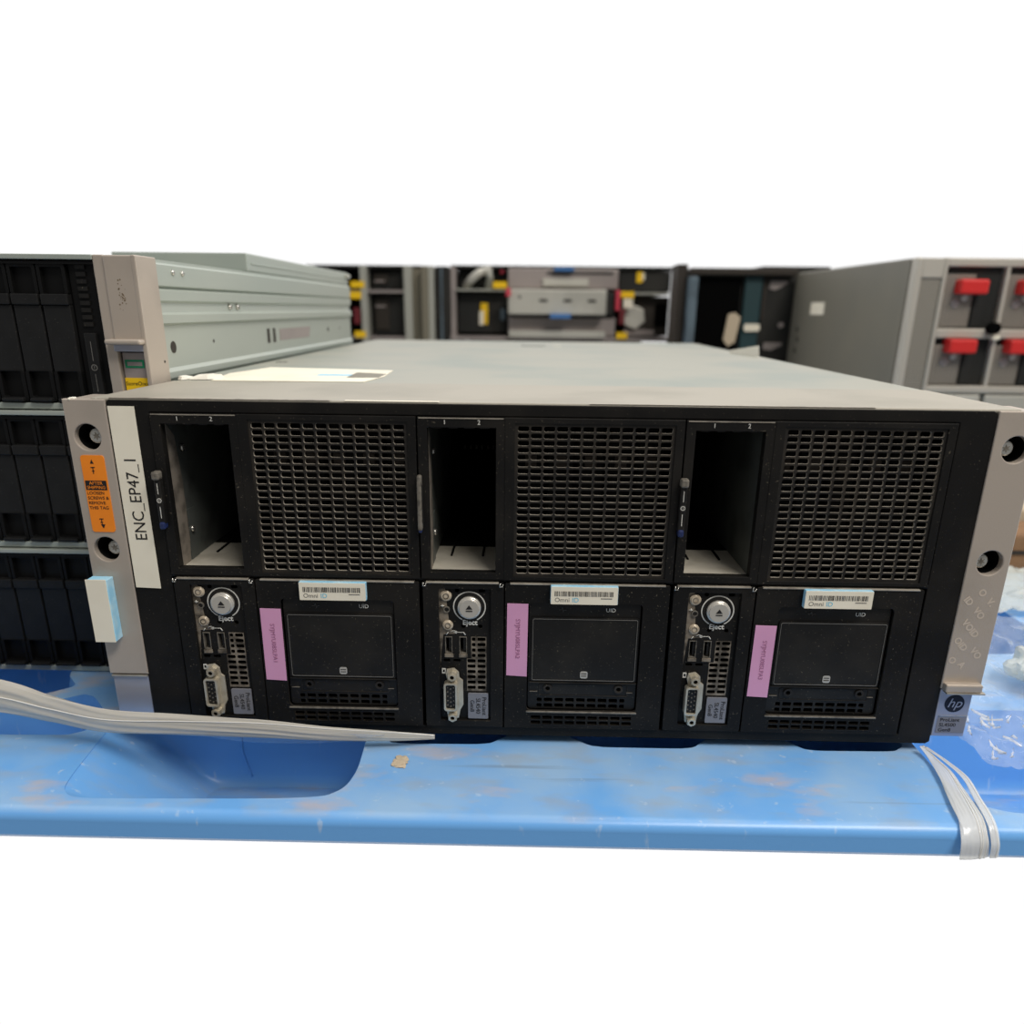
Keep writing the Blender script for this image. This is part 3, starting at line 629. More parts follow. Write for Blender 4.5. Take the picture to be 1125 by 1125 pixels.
    for k in range(26):
        sx_, sz_ = -.2655 + rs.gauss(0, .0012), z0 + .0700 + rs.gauss(0, .0042); e.plate([circ(sx_, sz_, rs.uniform(.0002, .0006), 7)], SY - .0046, .0002, 'stain')
    eo = e.build('unit_ear', t, 'tall champagne coloured ear')
    l = MB()
    l.box(-.2770, -.2545, SY - .0115, SY, z0 + .0415, z0 + .0448, 'ear', .0014, 3); l.box(-.2750, -.2560, SY - .0045, SY + .004, z0 + .0372, z0 + .0415, 'ear_low', .0005)
    l.box(-.2725, -.2575, SY - .0005, SY + .004, z0 + .0010, z0 + .0364, 'bg_mauve', .0004); l.build('unit_latch', eo, 'recessed latch with a grey badge plate')
    g = MB(); g.plate([rect(-.2712, -.2590, z0 + .0270, z0 + .0320), rect(-.2700, -.2602, z0 + .0282, z0 + .0308)], SY - .0008, .0003, 'green'); g.build('green_logo', eo, 'green rectangle outline')
    y = MB(); y.plate([rect(-.2725, -.2570, z0 + .0008, z0 + .0208)], SY - .0009, .0004, 'yellow')
    y.text('StoreOnce', -.2647, z0 + .0172, .0034, SY - .0010, 'black_ink'); y.build('yellow_label', eo, 'yellow label with small black text')
    t.location.x += USH
    return t
def drive_parts_local(t, x, z0):
    off = t.location
    key = unit.__dict__.setdefault('proto', [None])
    if key[0] is None:
        o = drive_parts(t, x, z0); key[0] = (o, x)
    else:
        o, px = key[0]; c = o.copy(); COL.objects.link(c); c.parent = t; c.location = (x - px, 0, 0)
U1 = unit(DECK + .0002, 'lowest storage unit of the stack, its drive blanks just above the blue pallet')
LBL = ['middle storage unit of the stack, beside the orange shipping label of the server', 'topmost storage unit of the stack, its tall ear bearing a green logo and yellow label']
for k in (1, 2):
    c = copy_tree(U1); c.location.z += UH * k; c['label'] = LBL[k - 1]

b = MB(); zt_ = DECK + .0002 + 3 * UH
b.box(-.38, -.2605, .300, .690, zt_, zt_ + .0150, 'side', .0010); b.box(-.2607, -.2598, .31, .68, zt_ + .0060, zt_ + .0075, 'side', .0003); b.box(-.2620, -.2560, .672, .6895, zt_ + .0075, zt_ + .0130, 'bg_post', .002)
tag(b.build('thin_server'), 'thin greenish metal chassis lying set back on top of the storage stack', 'server')

# ================================================================== PALLET
def chaikin(p, n=2, q=.25):
    for _ in range(n):
        o = []
        for i in range(len(p)):
            a, c = Vector(p[i]), Vector(p[(i + 1) % len(p)]); o += [a.lerp(c, q), a.lerp(c, 1 - q)]
        p = [tuple(v) for v in o]
    return p
PX0, PX1, PY1 = -.86, .72, .77; FY = -.067
H = dict(
    front=[(-.2745, .034), (-.2735, .0067), (-.2675, -.052), (-.2590, -.0605), (-.2440, -.0618), (-.1230, -.0580), (-.1110, -.0480), (-.1075, -.0300), (-.1094, .004), (-.1094, .034)],
    left=[(-.60, -.001), (-.297, -.001), (-.2855, .006), (-.2890, .031), (-.3050, .0480), (-.3136, .0509), (-.3235, .0442), (-.345, .035), (-.60, .030)],
    rear=[(-.60, .047), (-.3690, .0475), (-.3464, .0458), (-.3252, .0622), (-.3400, .078), (-.3500, .120), (-.60, .120)],
    notch2=[(-.098, .010), (-.094, -.0026), (-.0335, -.0015), (-.0205, .010), (-.018, .07), (-.099, .07)],
    notch3=[(.0150, .010), (.031, -.0023), (.0909, -.0022), (.1035, .010), (.106, .07), (.013, .07)],
    notch4=[(.1490, .012), (.1613, -.0017), (.2147, -.0009), (.2235, .0060), (.2235, .07), (.147, .07)],
    right=[(.2300, .030), (.2300, -.0300), (.2360, -.0520), (.2560, -.0600), (.46, -.0610), (.46, .052), (.2420, .052)],
    back1=[(-.20, .14), (.05, .14), (.05, .34), (-.20, .34)], back2=[(.10, .14), (.42, .14), (.42, .30), (.10, .30)], back3=[(.34, .36), (.60, .36), (.60, .60), (.34, .60)])
smoothed = {k: chaikin(v, 3, .2) if k in ('front', 'right') else chaikin(v, 2, .12) for k, v in H.items()}
pal = thing('plastic_pallet', 'dirty light blue plastic pallet under the server and the storage stack', 'pallet', (0, .45, -.262))
b = MB()
b.plate([[(PX0, FY), (PX1, FY), (PX1, PY1), (PX0, PY1)]] + list(smoothed.values()), DECK - .0001, .004, 'pallet', 'xy')
b.build('deck', pal)
# rounded front lip
lp = []
for k in range(17):
    t = R(90 * k / 16); lp.append((FY - .0065 * math.sin(t), DECK - .0001 - .0065 * (1 - math.cos(t))))
lp += [(FY - .0072, -.2135), (FY - .0050, -.2165), (FY - .002, -.2165), (FY - .002, DECK - .004), (FY, DECK - .004)]
b = MB(); n0 = 0; b.prism(lp, PX0, PX1, 'pallet', 'x')
b.build('front_lip', pal, 'rounded front edge')
def pocket(name, dx0, dx1, dy0, dy1, zf, zb):
    """walls slope in from the hole to a floor that deepens from front (zf) to back (zb)"""
    lp = smoothed[name]; xs = [p[0] for p in lp]; ys = [p[1] for p in lp]; xa, xb, ya, yb = min(xs), max(xs), min(ys), max(ys)
    rings = []
    for t in (0, .12, .3, .55, .8, 1):
        rg = []
        for x, y in lp:
            u = (x - xa) / (xb - xa); v = (y - ya) / (yb - ya)
            nx = x + t * (dx0 * (1 - u) - dx1 * u); ny = y + t * (dy0 * (1 - v) - dy1 * v)
            zz = DECK - .0008 if t == 0 else DECK + t * (zf + (zb - zf) * v - DECK)
            rg.append((nx, ny, zz))
        rings.append(rg)
    n = len(lp); vs = [p for r in rings for p in r]; fs = []
    for i in range(len(rings) - 1):
        for k in range(n): fs.append((i * n + k, i * n + (k + 1) % n, (i + 1) * n + (k + 1) % n, (i + 1) * n + k))
    fs.append(tuple((len(rings) - 1) * n + k for k in range(n)))
    b = MB(); b.raw(vs, fs, 'pallet', True); b.sm[-1] = False
    return b
pk = pocket('front', .056, .012, .002, .004, -.2260, -.2560)
# moulded step and seams on the pocket's back wall
for p_ in ([(-.2010, .0335, -.2010), (-.2005, .0325, -.2150), (-.2000, .0315, -.2300), (-.1950, .0300, -.2480)],
           [(-.2005, .0326, -.2130), (-.1900, .0326, -.2120), (-.1840, .0326, -.2135), (-.1760, .0328, -.2100), (-.1690, .0330, -.2050)],
           [(-.1530, .0330, -.2060), (-.1480, .0328, -.2110), (-.1420, .0325, -.2150), (-.1330, .0325, -.2150), (-.1290, .0328, -.2100)],
           [(-.1240, .0320, -.2100), (-.1270, .0315, -.2250), (-.1320, .0300, -.2400)]):
    pk.tube(spline(p_, 6), .0007, 'pallet', 8)

pk.build('pocket', pal, 'deep pocket at the front with sloping left wall')
for nme, a in (('left', (.01, .01, .002, .004, -.228, -.250)), ('rear', (.01, .01, .004, .01, -.236, -.258)), ('notch2', (.006, .006, .002, .01, -.240, -.258)), ('notch3', (.006, .006, .002, .01, -.240, -.258)),
               ('notch4', (.006, .006, .002, .01, -.240, -.258)), ('right', (.012, .02, .004, .010, -.2265, -.2590)), ('back1', (.01, .01, .01, .01, -.258, -.258)), ('back2', (.01, .01, .01, .01, -.258, -.258)), ('back3', (.01, .01, .01, .01, -.258, -.258))):
    pocket(nme, *a).build('pocket', pal)

# debris on the pallet: pale dried lump
def crumple(name, cx, cy, cz, sx, sy, sz, m, seed, sub=3, rough=.35, parent=None):
    rnd = random.Random(seed); bm = bmesh.new(); bmesh.ops.create_icosphere(bm, subdivisions=sub, radius=1)
    ph = [(rnd.uniform(-4, 4), rnd.uniform(-4, 4), rnd.uniform(-4, 4), rnd.uniform(0, 6)) for _ in range(7)]
    for v in bm.verts:
        c = v.co; s = sum(abs(math.sin(c.x * a + c.y * q + c.z * d + e)) for a, q, d, e in ph) / 7
        v.co = c * (1 + rough * (s - .6) * 2 + rnd.uniform(-.06, .06) * rough)
        v.co.z = max(v.co.z, -.25)
        v.co = Vector((cx + v.co.x * sx, cy + v.co.y * sy, cz + (v.co.z + .25) * sz))
    b = MB(); b.bm(bm, m); return b.build(name, parent)
tag(crumple('dried_splash', -.0845, -.0225, DECK - .0002, .0042, .0050, .0012, 'tan', 5, 3, .8), 'small pale dried splash on the blue pallet in front of the middle vents', 'debris')

# ================================================================== STRETCH FILM
def strand(name, path, widths, m, seed, flat, thick=.35, pleats=9, twist=1.5, loose=4, r=.0006):
    """one band of bunched film: flattened body with pleats that wind along it, plus loose edge threads whitened as glints"""
    rnd = random.Random(seed); c = spline(path, 16); N_ = len(c); b = MB(); K = 72
    def wi(t):
        f = t * (len(widths) - 1); k = min(int(f), len(widths) - 2); return widths[k] * (1 - f + k) + widths[k + 1] * (f - k)
    F = Vector(flat).normalized(); vs = []; fs = []
    comp = [(rnd.randint(5, pleats + 8), rnd.uniform(0, 6.3), rnd.uniform(-1, 1) * twist * 4, rnd.uniform(.4, 1)) for _ in range(6)]
    for i, p in enumerate(c):
        t = i / (N_ - 1); w = wi(t); T = (c[min(i + 1, N_ - 1)] - c[max(i - 1, 0)]).normalized(); G = T.cross(F).normalized()
        for k in range(K):
            a = 2 * math.pi * k / K
            q = 1 + .10 * sum(am * (1 - 2 * abs(math.sin(n_ * a / 2 + ph + tw * t * 3))) for n_, ph, tw, am in comp) / 2.4
            vs.append(p + F * (math.cos(a) * w / 2 * (1 + .05 * math.sin(a * 5 + t * 20))) + G * (math.sin(a) * w / 2 * thick * q))
    for i in range(N_ - 1):
        for k in range(K): fs.append((i * K + k, i * K + (k + 1) % K, (i + 1) * K + (k + 1) % K, (i + 1) * K + k))
    fs += [tuple(range(K)), tuple((N_ - 1) * K + k for k in range(K - 1, -1, -1))]
    b.raw(vs, fs, m, True)
    for j in range(loose):
        s0 = rnd.uniform(-1.0, 1.0); ph = rnd.uniform(0, 6.3); pts = []
        for i, p in enumerate(c):
            t = i / (N_ - 1); w = wi(t); T = (c[min(i + 1, N_ - 1)] - c[max(i - 1, 0)]).normalized(); G = T.cross(F).normalized()
            s_ = max(-1.1, min(1.1, s0 + .35 * math.sin(ph + t * 5 * twist)))
            pts.append(p + F * (s_ * w / 2) + G * (w / 2 * thick * math.sqrt(max(0, 1 - min(1, s_ * s_))) * (1 if G.y < 0 or G.z > 0 else -1)))
        b.tube(pts, r, 'film_glint', 6)
    return b.build(name)
P1 = [(-.46, -.004, -.1520), (-.335, -.0085, -.1665), (-.293, -.011, -.1745), (-.258, -.0145, -.1800), (-.215, -.0145, -.1815), (-.170, -.0130, -.1838), (-.130, -.0110, -.1880), (-.092, -.0080, -.1905), (-.066, -.0040, -.1930)]
def w_at(k): return k
o = strand('stretch_film_strand', P1, [.026, .022, .0165, .0145, .0130, .0115, .0090, .0065, .0030], 'film', 3, (0, .10, 1), .42, 9, 1.0, 1, .0004)
tag(o, 'twisted whitish strand of stretch film running under the left corner of the server', 'plastic film')
fb = MB(); vs = []; fs = []
for i in range(25):
    t = i / 24; x = -.225 + t * .130
    for k in range(5):
        s = k / 4; vs.append((x, -.0135 + .004 * s + .0012 * math.sin(9 * t + s * 3), -.1850 - .002 * t - s * (.010 * math.sin(math.pi * t) + .0008)))
for i in range(24):
    for k in range(4): fs.append((i * 5 + k, i * 5 + k + 1, i * 5 + k + 6, i * 5 + k + 5))
fb.raw(vs, fs, 'film_thin', True)
fb.build('loose_film_edge', o, 'thin bluish loose edge of the film')
P2 = [(.2290, -.0030, -.1950), (.2345, -.0130, -.1965), (.2345, -.0260, -.1972), (.2310, -.0430, -.1975), (.2280, -.0600, -.1972), (.2268, -.0700, -.1985), (.2262, -.0775, -.2050), (.2262, -.0785, -.2140)]
P2 = [(.2290, -.0030, -.1935), (.2312, -.0130, -.1960), (.2310, -.0260, -.1962), (.2285, -.0400, -.1965), (.2255, -.0560, -.1965), (.2232, -.0680, -.1975), (.2222, -.0758, -.2035), (.2222, -.0772, -.2130)]
o = strand('stretch_film_tail', P2, [.003, .005, .009, .011, .013, .0145, .0155, .0165], 'film_tail', 8, (1, .15, 0), .16, 12, .5, 3, .0003)
tag(o, 'frayed whitish film tail hanging over the pallet edge below the right ear', 'plastic film')
P3 = [(.2310, -.0040, -.1935), (.2375, -.0190, -.1950), (.2390, -.0330, -.1950), (.2360, -.0500, -.1955), (.2330, -.0680, -.1970), (.2325, -.0760, -.2040), (.2325, -.0772, -.2125)]
o = strand('stretch_film_wisp', P3, [.002, .003, .004, .0045, .005, .005, .005], 'film_tail', 21, (1, .15, 0), .2, 6, .3, 1, .0003)
tag(o, 'thin outer wisp of film hanging to the right of the frayed tail', 'plastic film')

# ================================================================== small bits on the lid
def shard(name, pts, z, h, m, seed):
    rnd = random.Random(seed); n = len(pts); cx = sum(p[0] for p in pts) / n; cy = sum(p[1] for p in pts) / n
    b = MB(); vs = [(x, y, z) for x, y in pts] + [(x * .8 + cx * .2, y * .8 + cy * .2, z + h * rnd.uniform(.4, 1)) for x, y in pts] + [(cx, cy, z + h * .7)]
    fs = [(i, (i + 1) % n, n + (i + 1) % n, n + i) for i in range(n)] + [(n + i, n + (i + 1) % n, 2 * n) for i in range(n)] + [tuple(range(n - 1, -1, -1))]
    b.raw(vs, fs, m); return b.build(name)
tag(shard('torn_paper_scrap', [(-.2395, .108), (-.228, .110), (-.219, .118), (-.223, .126), (-.232, .132), (-.240, .122)], .0076, .0035, 'scrap', 1), 'torn white scrap on the lid, the one nearer the paper label', 'scrap')
tag(shard('torn_paper_scrap', [(-.2470, .108), (-.243, .104), (-.2415, .112), (-.2425, .124), (-.2472, .120)], .0076, .0022, 'scrap', 2), 'torn white scrap on the lid against the tall ear of the storage stack', 'scrap')
b = MB(); b.raw([(.2275, .52, .0073), (.2440, .46, .0073), (.2440, .465, .0190), (.2275, .521, .0110), (.2280, .5205, .0073), (.2445, .4605, .0073), (.2445, .4655, .0190), (.2280, .5215, .0110)],
                [(0, 1, 2, 3), (7, 6, 5, 4), (0, 4, 5, 1), (1, 5, 6, 2), (2, 6, 7, 3), (3, 7, 4, 0)], 'scrap')
tag(b.build('paper_corner'), 'white paper corner standing on the right edge of the server lid', 'paper')
b = MB(); b.cyl((-.2570, -.0005, .0062), 'z', .0006, .0012, 'white', 8); b.box(-.2580, -.2555, .001, .004, .0062, .0075, 'scrap', .0003)
tag(b.build('plastic_crumb'), 'tiny white crumb on top of the left server ear', 'debris')

# ================================================================== BACKGROUND RACKS (aisle behind)
BY = 1.6
bx = lambda px: .0031 + (px - 586) * .002312        # 2.312 mm per measured unit across, 2.19 mm down, at the rack's distance
bz = lambda py: .0638 - (py - 335) * .00219
def wbox(b, p0, p1, q0, q1, y0, y1, m, bev=0): b.box(bx(p0), bx(p1), y0, y1, bz(q1), bz(q0), m, bev)
FLO = 600
# left rack
t = thing('equipment_rack', 'open rack behind the storage stack with yellow stickers on its pale post', 'rack', (bx(420), BY + .3, bz(FLO)))
b = MB(); wbox(b, 396, 403, 294, FLO, BY, BY + .05, 'bg_post', .002); wbox(b, 444, 453, 294, FLO, BY, BY + .05, 'bg_post', .002); wbox(b, 340, 346, 294, FLO, BY, BY + .05, 'bg_post', .002); b.build('rack_post', t)
b = MB(); wbox(b, 340, 463, 294, FLO, BY + .60, BY + .61, 'bg_black'); wbox(b, 453, 463, 294, FLO, BY + .02, BY + .60, 'bg_beige'); wbox(b, 336, 340, 294, FLO, BY + .05, BY + .6, 'bg_black'); wbox(b, 336, 463, 293, 296, BY + .02, BY + .6, 'bg_black'); b.build('rack_panel', t)
for q in (320, 372):
    b = MB(); wbox(b, 403, 445, q, q + 3, BY + .01, BY + .5, 'bg_mauve'); wbox(b, 346, 396, q, q + 3, BY + .01, BY + .5, 'bg_mauve'); b.build('rack_shelf', t)
for a in ((386, 401, 311, 318), (385, 397, 322, 330), (388, 400, 366, 373)):
    b = MB(); wbox(b, *a, BY - .003, BY - .0005, 'yellow'); b.build('yellow_sticker', t)
b = MB(); wbox(b, 388, 395, 340, 358, BY - .006, BY, 'bg_maroon', .002); b.build('maroon_latch', t)
for (q0, q1, lb) in ((297, 319, 'dark module on the upper shelf of the rack behind the storage stack'), (325, 371, 'dark module on the lower shelf of the rack behind the storage stack')):
    m_ = thing('dark_module', lb, 'server module', (bx(424), BY + .2, bz(q1)), 'modules in the left rack')
    b = MB(); wbox(b, 405, 442, q0 + 1, q1, BY + .05, BY + .4, 'bg_black', .004); b.build('module_body', m_)
    b = MB(); wbox(b, 408, 424, q0 + 4, q1 - 6, BY + .044, BY + .05, 'bg_brown', .003); wbox(b, 409, 420, q0 + 12, q0 + 14, BY + .040, BY + .046, 'bg_mauve'); b.build('module_front', m_)
b = MB()
for p0, p1, m_ in ((464.5, 472, 'bg_beige'), (472, 478, 'bg_post')): wbox(b, p0, p1, 294, FLO, BY - .02, BY + .03, m_, .002)
tag(b.build('steel_upright'), 'beige and pale green steel upright between the two open racks', 'post')
b = MB(); wbox(b, 479, 494, 294, FLO, BY - .01, BY + .6, 'bg_black', .004); wbox(b, 485, 487, 296, FLO, BY - .014, BY - .01, 'bg_bluegrey'); wbox(b, 464.5, 480, 294, FLO, BY + .06, BY + .6, 'bg_black')
tag(b.build('black_side_cabinet'), 'narrow black cabinet left of the centre rack', 'cabinet')
# centre rack
t = thing('equipment_rack', 'centre rack holding silver chassis with blue and pink-red tabs', 'rack', (bx(620), BY + .3, bz(FLO)))
for p in ((495, 501, 'bg_mauve'), (738, 744, 'bg_post')):
    b = MB(); wbox(b, p[0], p[1], 294, FLO, BY, BY + .04, p[2], .002); b.build('rack_post', t)
b = MB(); wbox(b, 495, 745, 293, FLO, BY + .60, BY + .61, 'bg_black'); wbox(b, 495, 745, 292, 295, BY + .02, BY + .6, 'bg_black'); b.build('rack_panel', t)
b = MB(); wbox(b, 501, 558, 318, 320, BY - .01, BY + .5, 'bg_post'); wbox(b, 677, 738, 320, 322, BY - .01, BY + .5, 'bg_post'); wbox(b, 495, 745, 370, 374, BY - .01, BY + .5, 'bg_mauve'); b.build('rack_shelf', t)
for a in ((542, 557, 310, 317), (681, 695, 319, 326), (678, 690, 364, 371)):
    b = MB(); wbox(b, *a, BY - .016, BY - .012, 'yellow'); b.build('yellow_sticker', t)
b = MB(); wbox(b, 684, 694, 327, 337, BY - .016, BY - .012, 'white'); b.build('white_sticker', t)
b = MB(); wbox(b, 680, 686, 338, 355, BY - .018, BY - .008, 'bg_maroon', .002); b.build('maroon_latch', t)
def bgthing(name, label, cat, a, y0, y1, m, extra=(), bev=.003):
    o = thing(name, label, cat, (bx((a[0] + a[1]) / 2), (y0 + y1) / 2, bz(a[3])))
    b = MB(); wbox(b, *a, y0, y1, m, bev); b.build('body', o)
    for nm_, rr, dy, mm in extra:
        b = MB(); wbox(b, *rr, y0 - dy, y0 + .002, mm, .001); b.build(nm_, o)
    return o
bgthing('silver_chassis', 'top chassis of the centre rack with a blue tab and pale handle strip', 'server', (558, 678, 295, 317), BY + .0, BY + .5, 'bg_mauve',
        (('blue_tab', (608, 629, 294, 298), .02, 'bg_blue'), ('handle_strip', (596, 645, 306, 314), .012, 'bg_silver'), ('dark_gap', (600, 672, 298.5, 301), .002, 'bg_black')))
bgthing('silver_chassis', 'silver chassis with dark slots in the middle of the centre rack', 'server', (559, 664, 318, 345), BY - .05, BY + .5, 'bg_silver',
        (('dark_slot', (592, 601, 328.5, 331.5), .001, 'bg_black'), ('dark_slot', (618, 627, 328.5, 331.5), .001, 'bg_black'), ('dark_slot', (644, 653, 328.5, 331.5), .001, 'bg_black'), ('screw_hole', (570, 572.5, 325, 328), .001, 'bg_black'),
         ('blue_tab', (604, 626, 344, 349), .02, 'bg_blue'), ('red_tab', (556.5, 561.5, 317, 326), .01, 'bg_pink')))
bgthing('silver_chassis', 'grey chassis at the bottom of the centre rack with a white lower rail', 'server', (559, 677, 347, 369), BY + .0, BY + .5, 'bg_mauve',
        (('lower_rail', (560, 665, 363, 370), .03, 'bg_silver'), ('dark_gap', (562, 674, 346.5, 349), .001, 'bg_black')))
b = MB(); wbox(b, 665, 675, 320, 345, BY - .01, BY + .4, 'bg_black', .002)
tag(b.build('dark_spacer'), 'dark block right of the silver chassis with dark slots', 'spacer')
b = MB(); wbox(b, 675, 679.5, 318, 340, BY - .03, BY + .02, 'bg_pink', .003)
tag(b.build('red_rail_tab'), 'tall pinkish red tab on the right side of the centre rack', 'latch')
bgthing('black_module', 'black module with an upright yellow label at the left of the centre rack', 'server module', (502, 557, 322, 367), BY + .03, BY + .5, 'bg_black',
        (('yellow_label', (527.5, 535.5, 333, 357), .004, 'yellow'), ('white_label', (526, 531, 342, 358), .006, 'white'), ('blue_label', (549.5, 555, 339, 352), .004, 'bg_bluegrey'), ('divider', (541, 542, 324, 366), .004, 'bg_brown')))
o = bgthing('black_module', 'black module with pale pipes at the upper left of the centre rack', 'server module', (502, 557, 297, 317), BY + .06, BY + .5, 'bg_black', (('red_tab', (549, 553, 296, 300), .03, 'bg_pink'),))
b = MB(); b.tube(spline([(bx(512), BY + .03, bz(315)), (bx(518), BY + .0, bz(308)), (bx(528), BY + .0, bz(300)), (bx(538), BY + .02, bz(297))], 8), .010, 'bg_silver', 12)
b.tube(spline([(bx(536), BY + .03, bz(316)), (bx(538), BY + .01, bz(304)), (bx(533), BY + .02, bz(297))], 8), .009, 'bg_post', 12); b.build('pale_pipe', o)
bgthing('black_module', 'black module with a yellow mark at the upper right of the centre rack', 'server module', (680, 737, 297, 319), BY + .03, BY + .5, 'bg_black', (('yellow_mark', (699, 705.5, 297, 309), .004, 'yellow'), ('white_mark', (705, 708, 298, 306), .003, 'white')))
o = bgthing('black_module', 'module with a pale six-sided cover at the lower right of the centre rack', 'server module', (690, 737, 324, 368), BY + .03, BY + .5, 'bg_brown', (('lower_edge', (688, 722, 361, 368), .004, 'bg_mauve'), ('cable_bundle', (722, 733, 332, 357), .012, 'void')))
b = MB(); b.plate([[(bx(698 + 12 * math.cos(R(60 * k + 20))), bz(347 + 13 * math.sin(R(60 * k + 20)))) for k in range(6)]], BY + .012, .02, 'bg_silver', bev=.002); b.build('fan_cover', o)

# dark cabinet right of centre, y 1.3
dc = thing('black_cabinet', 'tall black cabinet with a teal panel and pale labels beside the grey cabinet', 'cabinet', (.44, 1.5, -.52))
Z1 = .1415
b = MB(); b.box(.351, .4581, 1.33, 1.57, -.52, Z1, 'bg_black', .003); b.box(.4931, .64, 1.33, 1.57, -.52, Z1 + .006, 'bg_black', .003); b.box(.352, .45, 1.32, 1.335, -.118, .122, 'void', .002); b.box(.335, .56, 1.30, 1.34, .128, Z1, 'bg_brown', .002); b.build('body', dc)
b = MB(); b.box(.4565, .4945, 1.318, 1.57, -.52, .128, 'bg_teal', .003); b.build('teal_panel', dc)
b = MB(); b.box(.3345, .3510, 1.295, 1.35, -.52, .124, 'bg_bluegrey', .002); b.build('edge_strip', dc)
b = MB(); b.plate([[(.4185, -.0050), (.4300, -.0185), (.4440, -.0100), (.4520, .0420), (.4400, .0520), (.4250, .0490)]], 1.312, .004, 'tan'); b.build('tall_label', dc)
b = MB(); b.plate([rrect(.4615, .4955, .0135, .0290, .005)], 1.312, .004, 'white'); b.build('rounded_label', dc)
b = MB(); b.box(.4975, .5040, 1.322, 1.333, .038, .122, 'bg_brown'); b.build('brown_bar', dc)
b = MB(); b.plate([[(.5110, .1020), (.5250, .0990), (.5500, .1130), (.5500, .1180), (.5130, .1180)]], 1.326, .003, 'bg_mauve'); b.build('pinkish_label', dc)
b = MB(); b.plate([[(.5110, -.0240), (.5290, -.0270), (.5520, -.0160), (.5520, -.0100), (.5130, -.0100)]], 1.326, .003, 'bg_mauve'); b.build('pinkish_label', dc)
b = MB(); b.cyl((.5450, 1.328, .027), '-y', .006, .004, 'bg_mauve', 14); b.build('round_mark', dc)
b = MB(); b.box(.312, .3335, 1.33, 1.40, -.52, .15, 'bg_brown', .002); tag(b.build('brown_upright'), 'dark brown upright right of the centre rack', 'post')

# grey storage cabinet on the right
gc = thing('storage_cabinet', 'grey cabinet on the right with a perforated strip and red latched drives', 'cabinet', (.80, 1.05, -.52))
CX0, CY, CT = .5600, .79, .1330
b = MB(); b.box(CX0, 1.06, CY + .012, 1.31, -.52, CT, 'cab', .003)
for yy, zz in ((1.262, .0195), (1.254, 0.0), (1.262, -.023)): b.cyl((CX0 - .0005, yy, zz), 'x', .006, .001, 'bg_brown', 14)
b.box(CX0 - .0012, CX0, 1.126, 1.196, .050, .073, 'white'); b.build('cabinet_body', gc)
b = MB()
b.box(.5600, .5705, CY, CY + .02, -.52, CT, 'cab_rim', .002); b.box(.6010, .6072, CY - .0008, CY + .0205, -.52, CT + .0004, 'cab_rim', .002); b.box(.5702, .6012, CY + .0005, CY + .02, .1050, CT - .0005, 'cab_rim', .001)
b.box(.6068, 1.06, CY, CY + .02, .0195, .0335, 'cab_rim', .002); b.box(.6068, 1.06, CY, CY + .02, -.0620, -.0510, 'cab_rim', .002); b.box(.6068, 1.06, CY, CY + .02, .1210, CT, 'cab_rim', .002)
for k in range(1, 5): b.box(.6945 + (k - 1) * .0900, .7005 + (k - 1) * .0900, CY + .001, CY + .019, -.060, .125, 'cab_rim', .002)
b.build('cabinet_frame', gc)
b = MB(); b.box(.5702, .6012, CY + .003, CY + .012, -.52, .1052, 'perf'); b.build('perforated_strip', gc)
for k in range(4):
    for r_, (z0, z1) in enumerate(((.0335, .1210), (-.0510, .0195))):
        x0 = .6068 + k * .0900; x1 = x0 + .0870
        d = MB(); d.box(x0, x1, CY + .010, CY + .2, z0, z1, 'bg_black'); d.box(x0 + .002, x0 + .046, CY + .004, CY + .011, z0 + .002, z1 - .010, 'perf_dark', .001)
        d.box(x0 + .050, x0 + .068, CY + .006, CY + .011, z0 + .002, z1 - .020, 'bg_black', .002)
        d.cyl((x0 + .022, CY + .005, z0 + .036), '-y', .008, .003, 'bg_mauve', 16, .005); d.cyl((x0 + .034, CY + .005, z0 + .044), '-y', .006, .003, 'bg_silver', 16, .004)
        do = d.build('drive_module', gc, 'dark drive module with perforated front')
        l = MB(); l.box(x0 + .0165, x0 + .0570, CY - .016, CY + .011, z1 - .0215 - (.017 if r_ == 0 else 0), z1 - .001 - (.017 if r_ == 0 else 0), 'bg_red', .003); l.build('red_latch', do, 'red plastic latch')
b = MB(); b.cyl((.6870, CY, .0345), '-y', .0085, .012, 'void', 16); b.box(.688, .699, CY - .008, CY, .018, .024, 'white', .001); b.build('black_knob', gc)
b = MB()
for k in range(4): b.box(.6080 + k * .092, .6080 + k * .092 + .086, CY + .002, CY + .05, -.16, -.0640, 'bg_silver', .003)
b.build('lower_cover', gc, 'pale grey covers below the drives')

# ================================================================== RIGHT: clutter on the pallet
b = MB(); b.box(.430, .62, .335, .395, DECK, -.158, 'cardboard', .003); b.box(.435, .615, .3335, .3345, -.178, -.174, 'bg_brown')
tag(b.build('cardboard_box'), 'low brown cardboard box on the pallet behind the right ear', 'box')
b = MB(); b.box(.450, .66, .405, .460, DECK, -.147, 'tan', .004)
tag(b.build('foam_block'), 'tan foam block just behind the brown cardboard box', 'foam')
b = MB(); b.box(.45, .68, .480, .60, DECK, -.085, 'bg_black', .004)
tag(b.build('black_box'), 'black box standing behind the tan foam block', 'box')

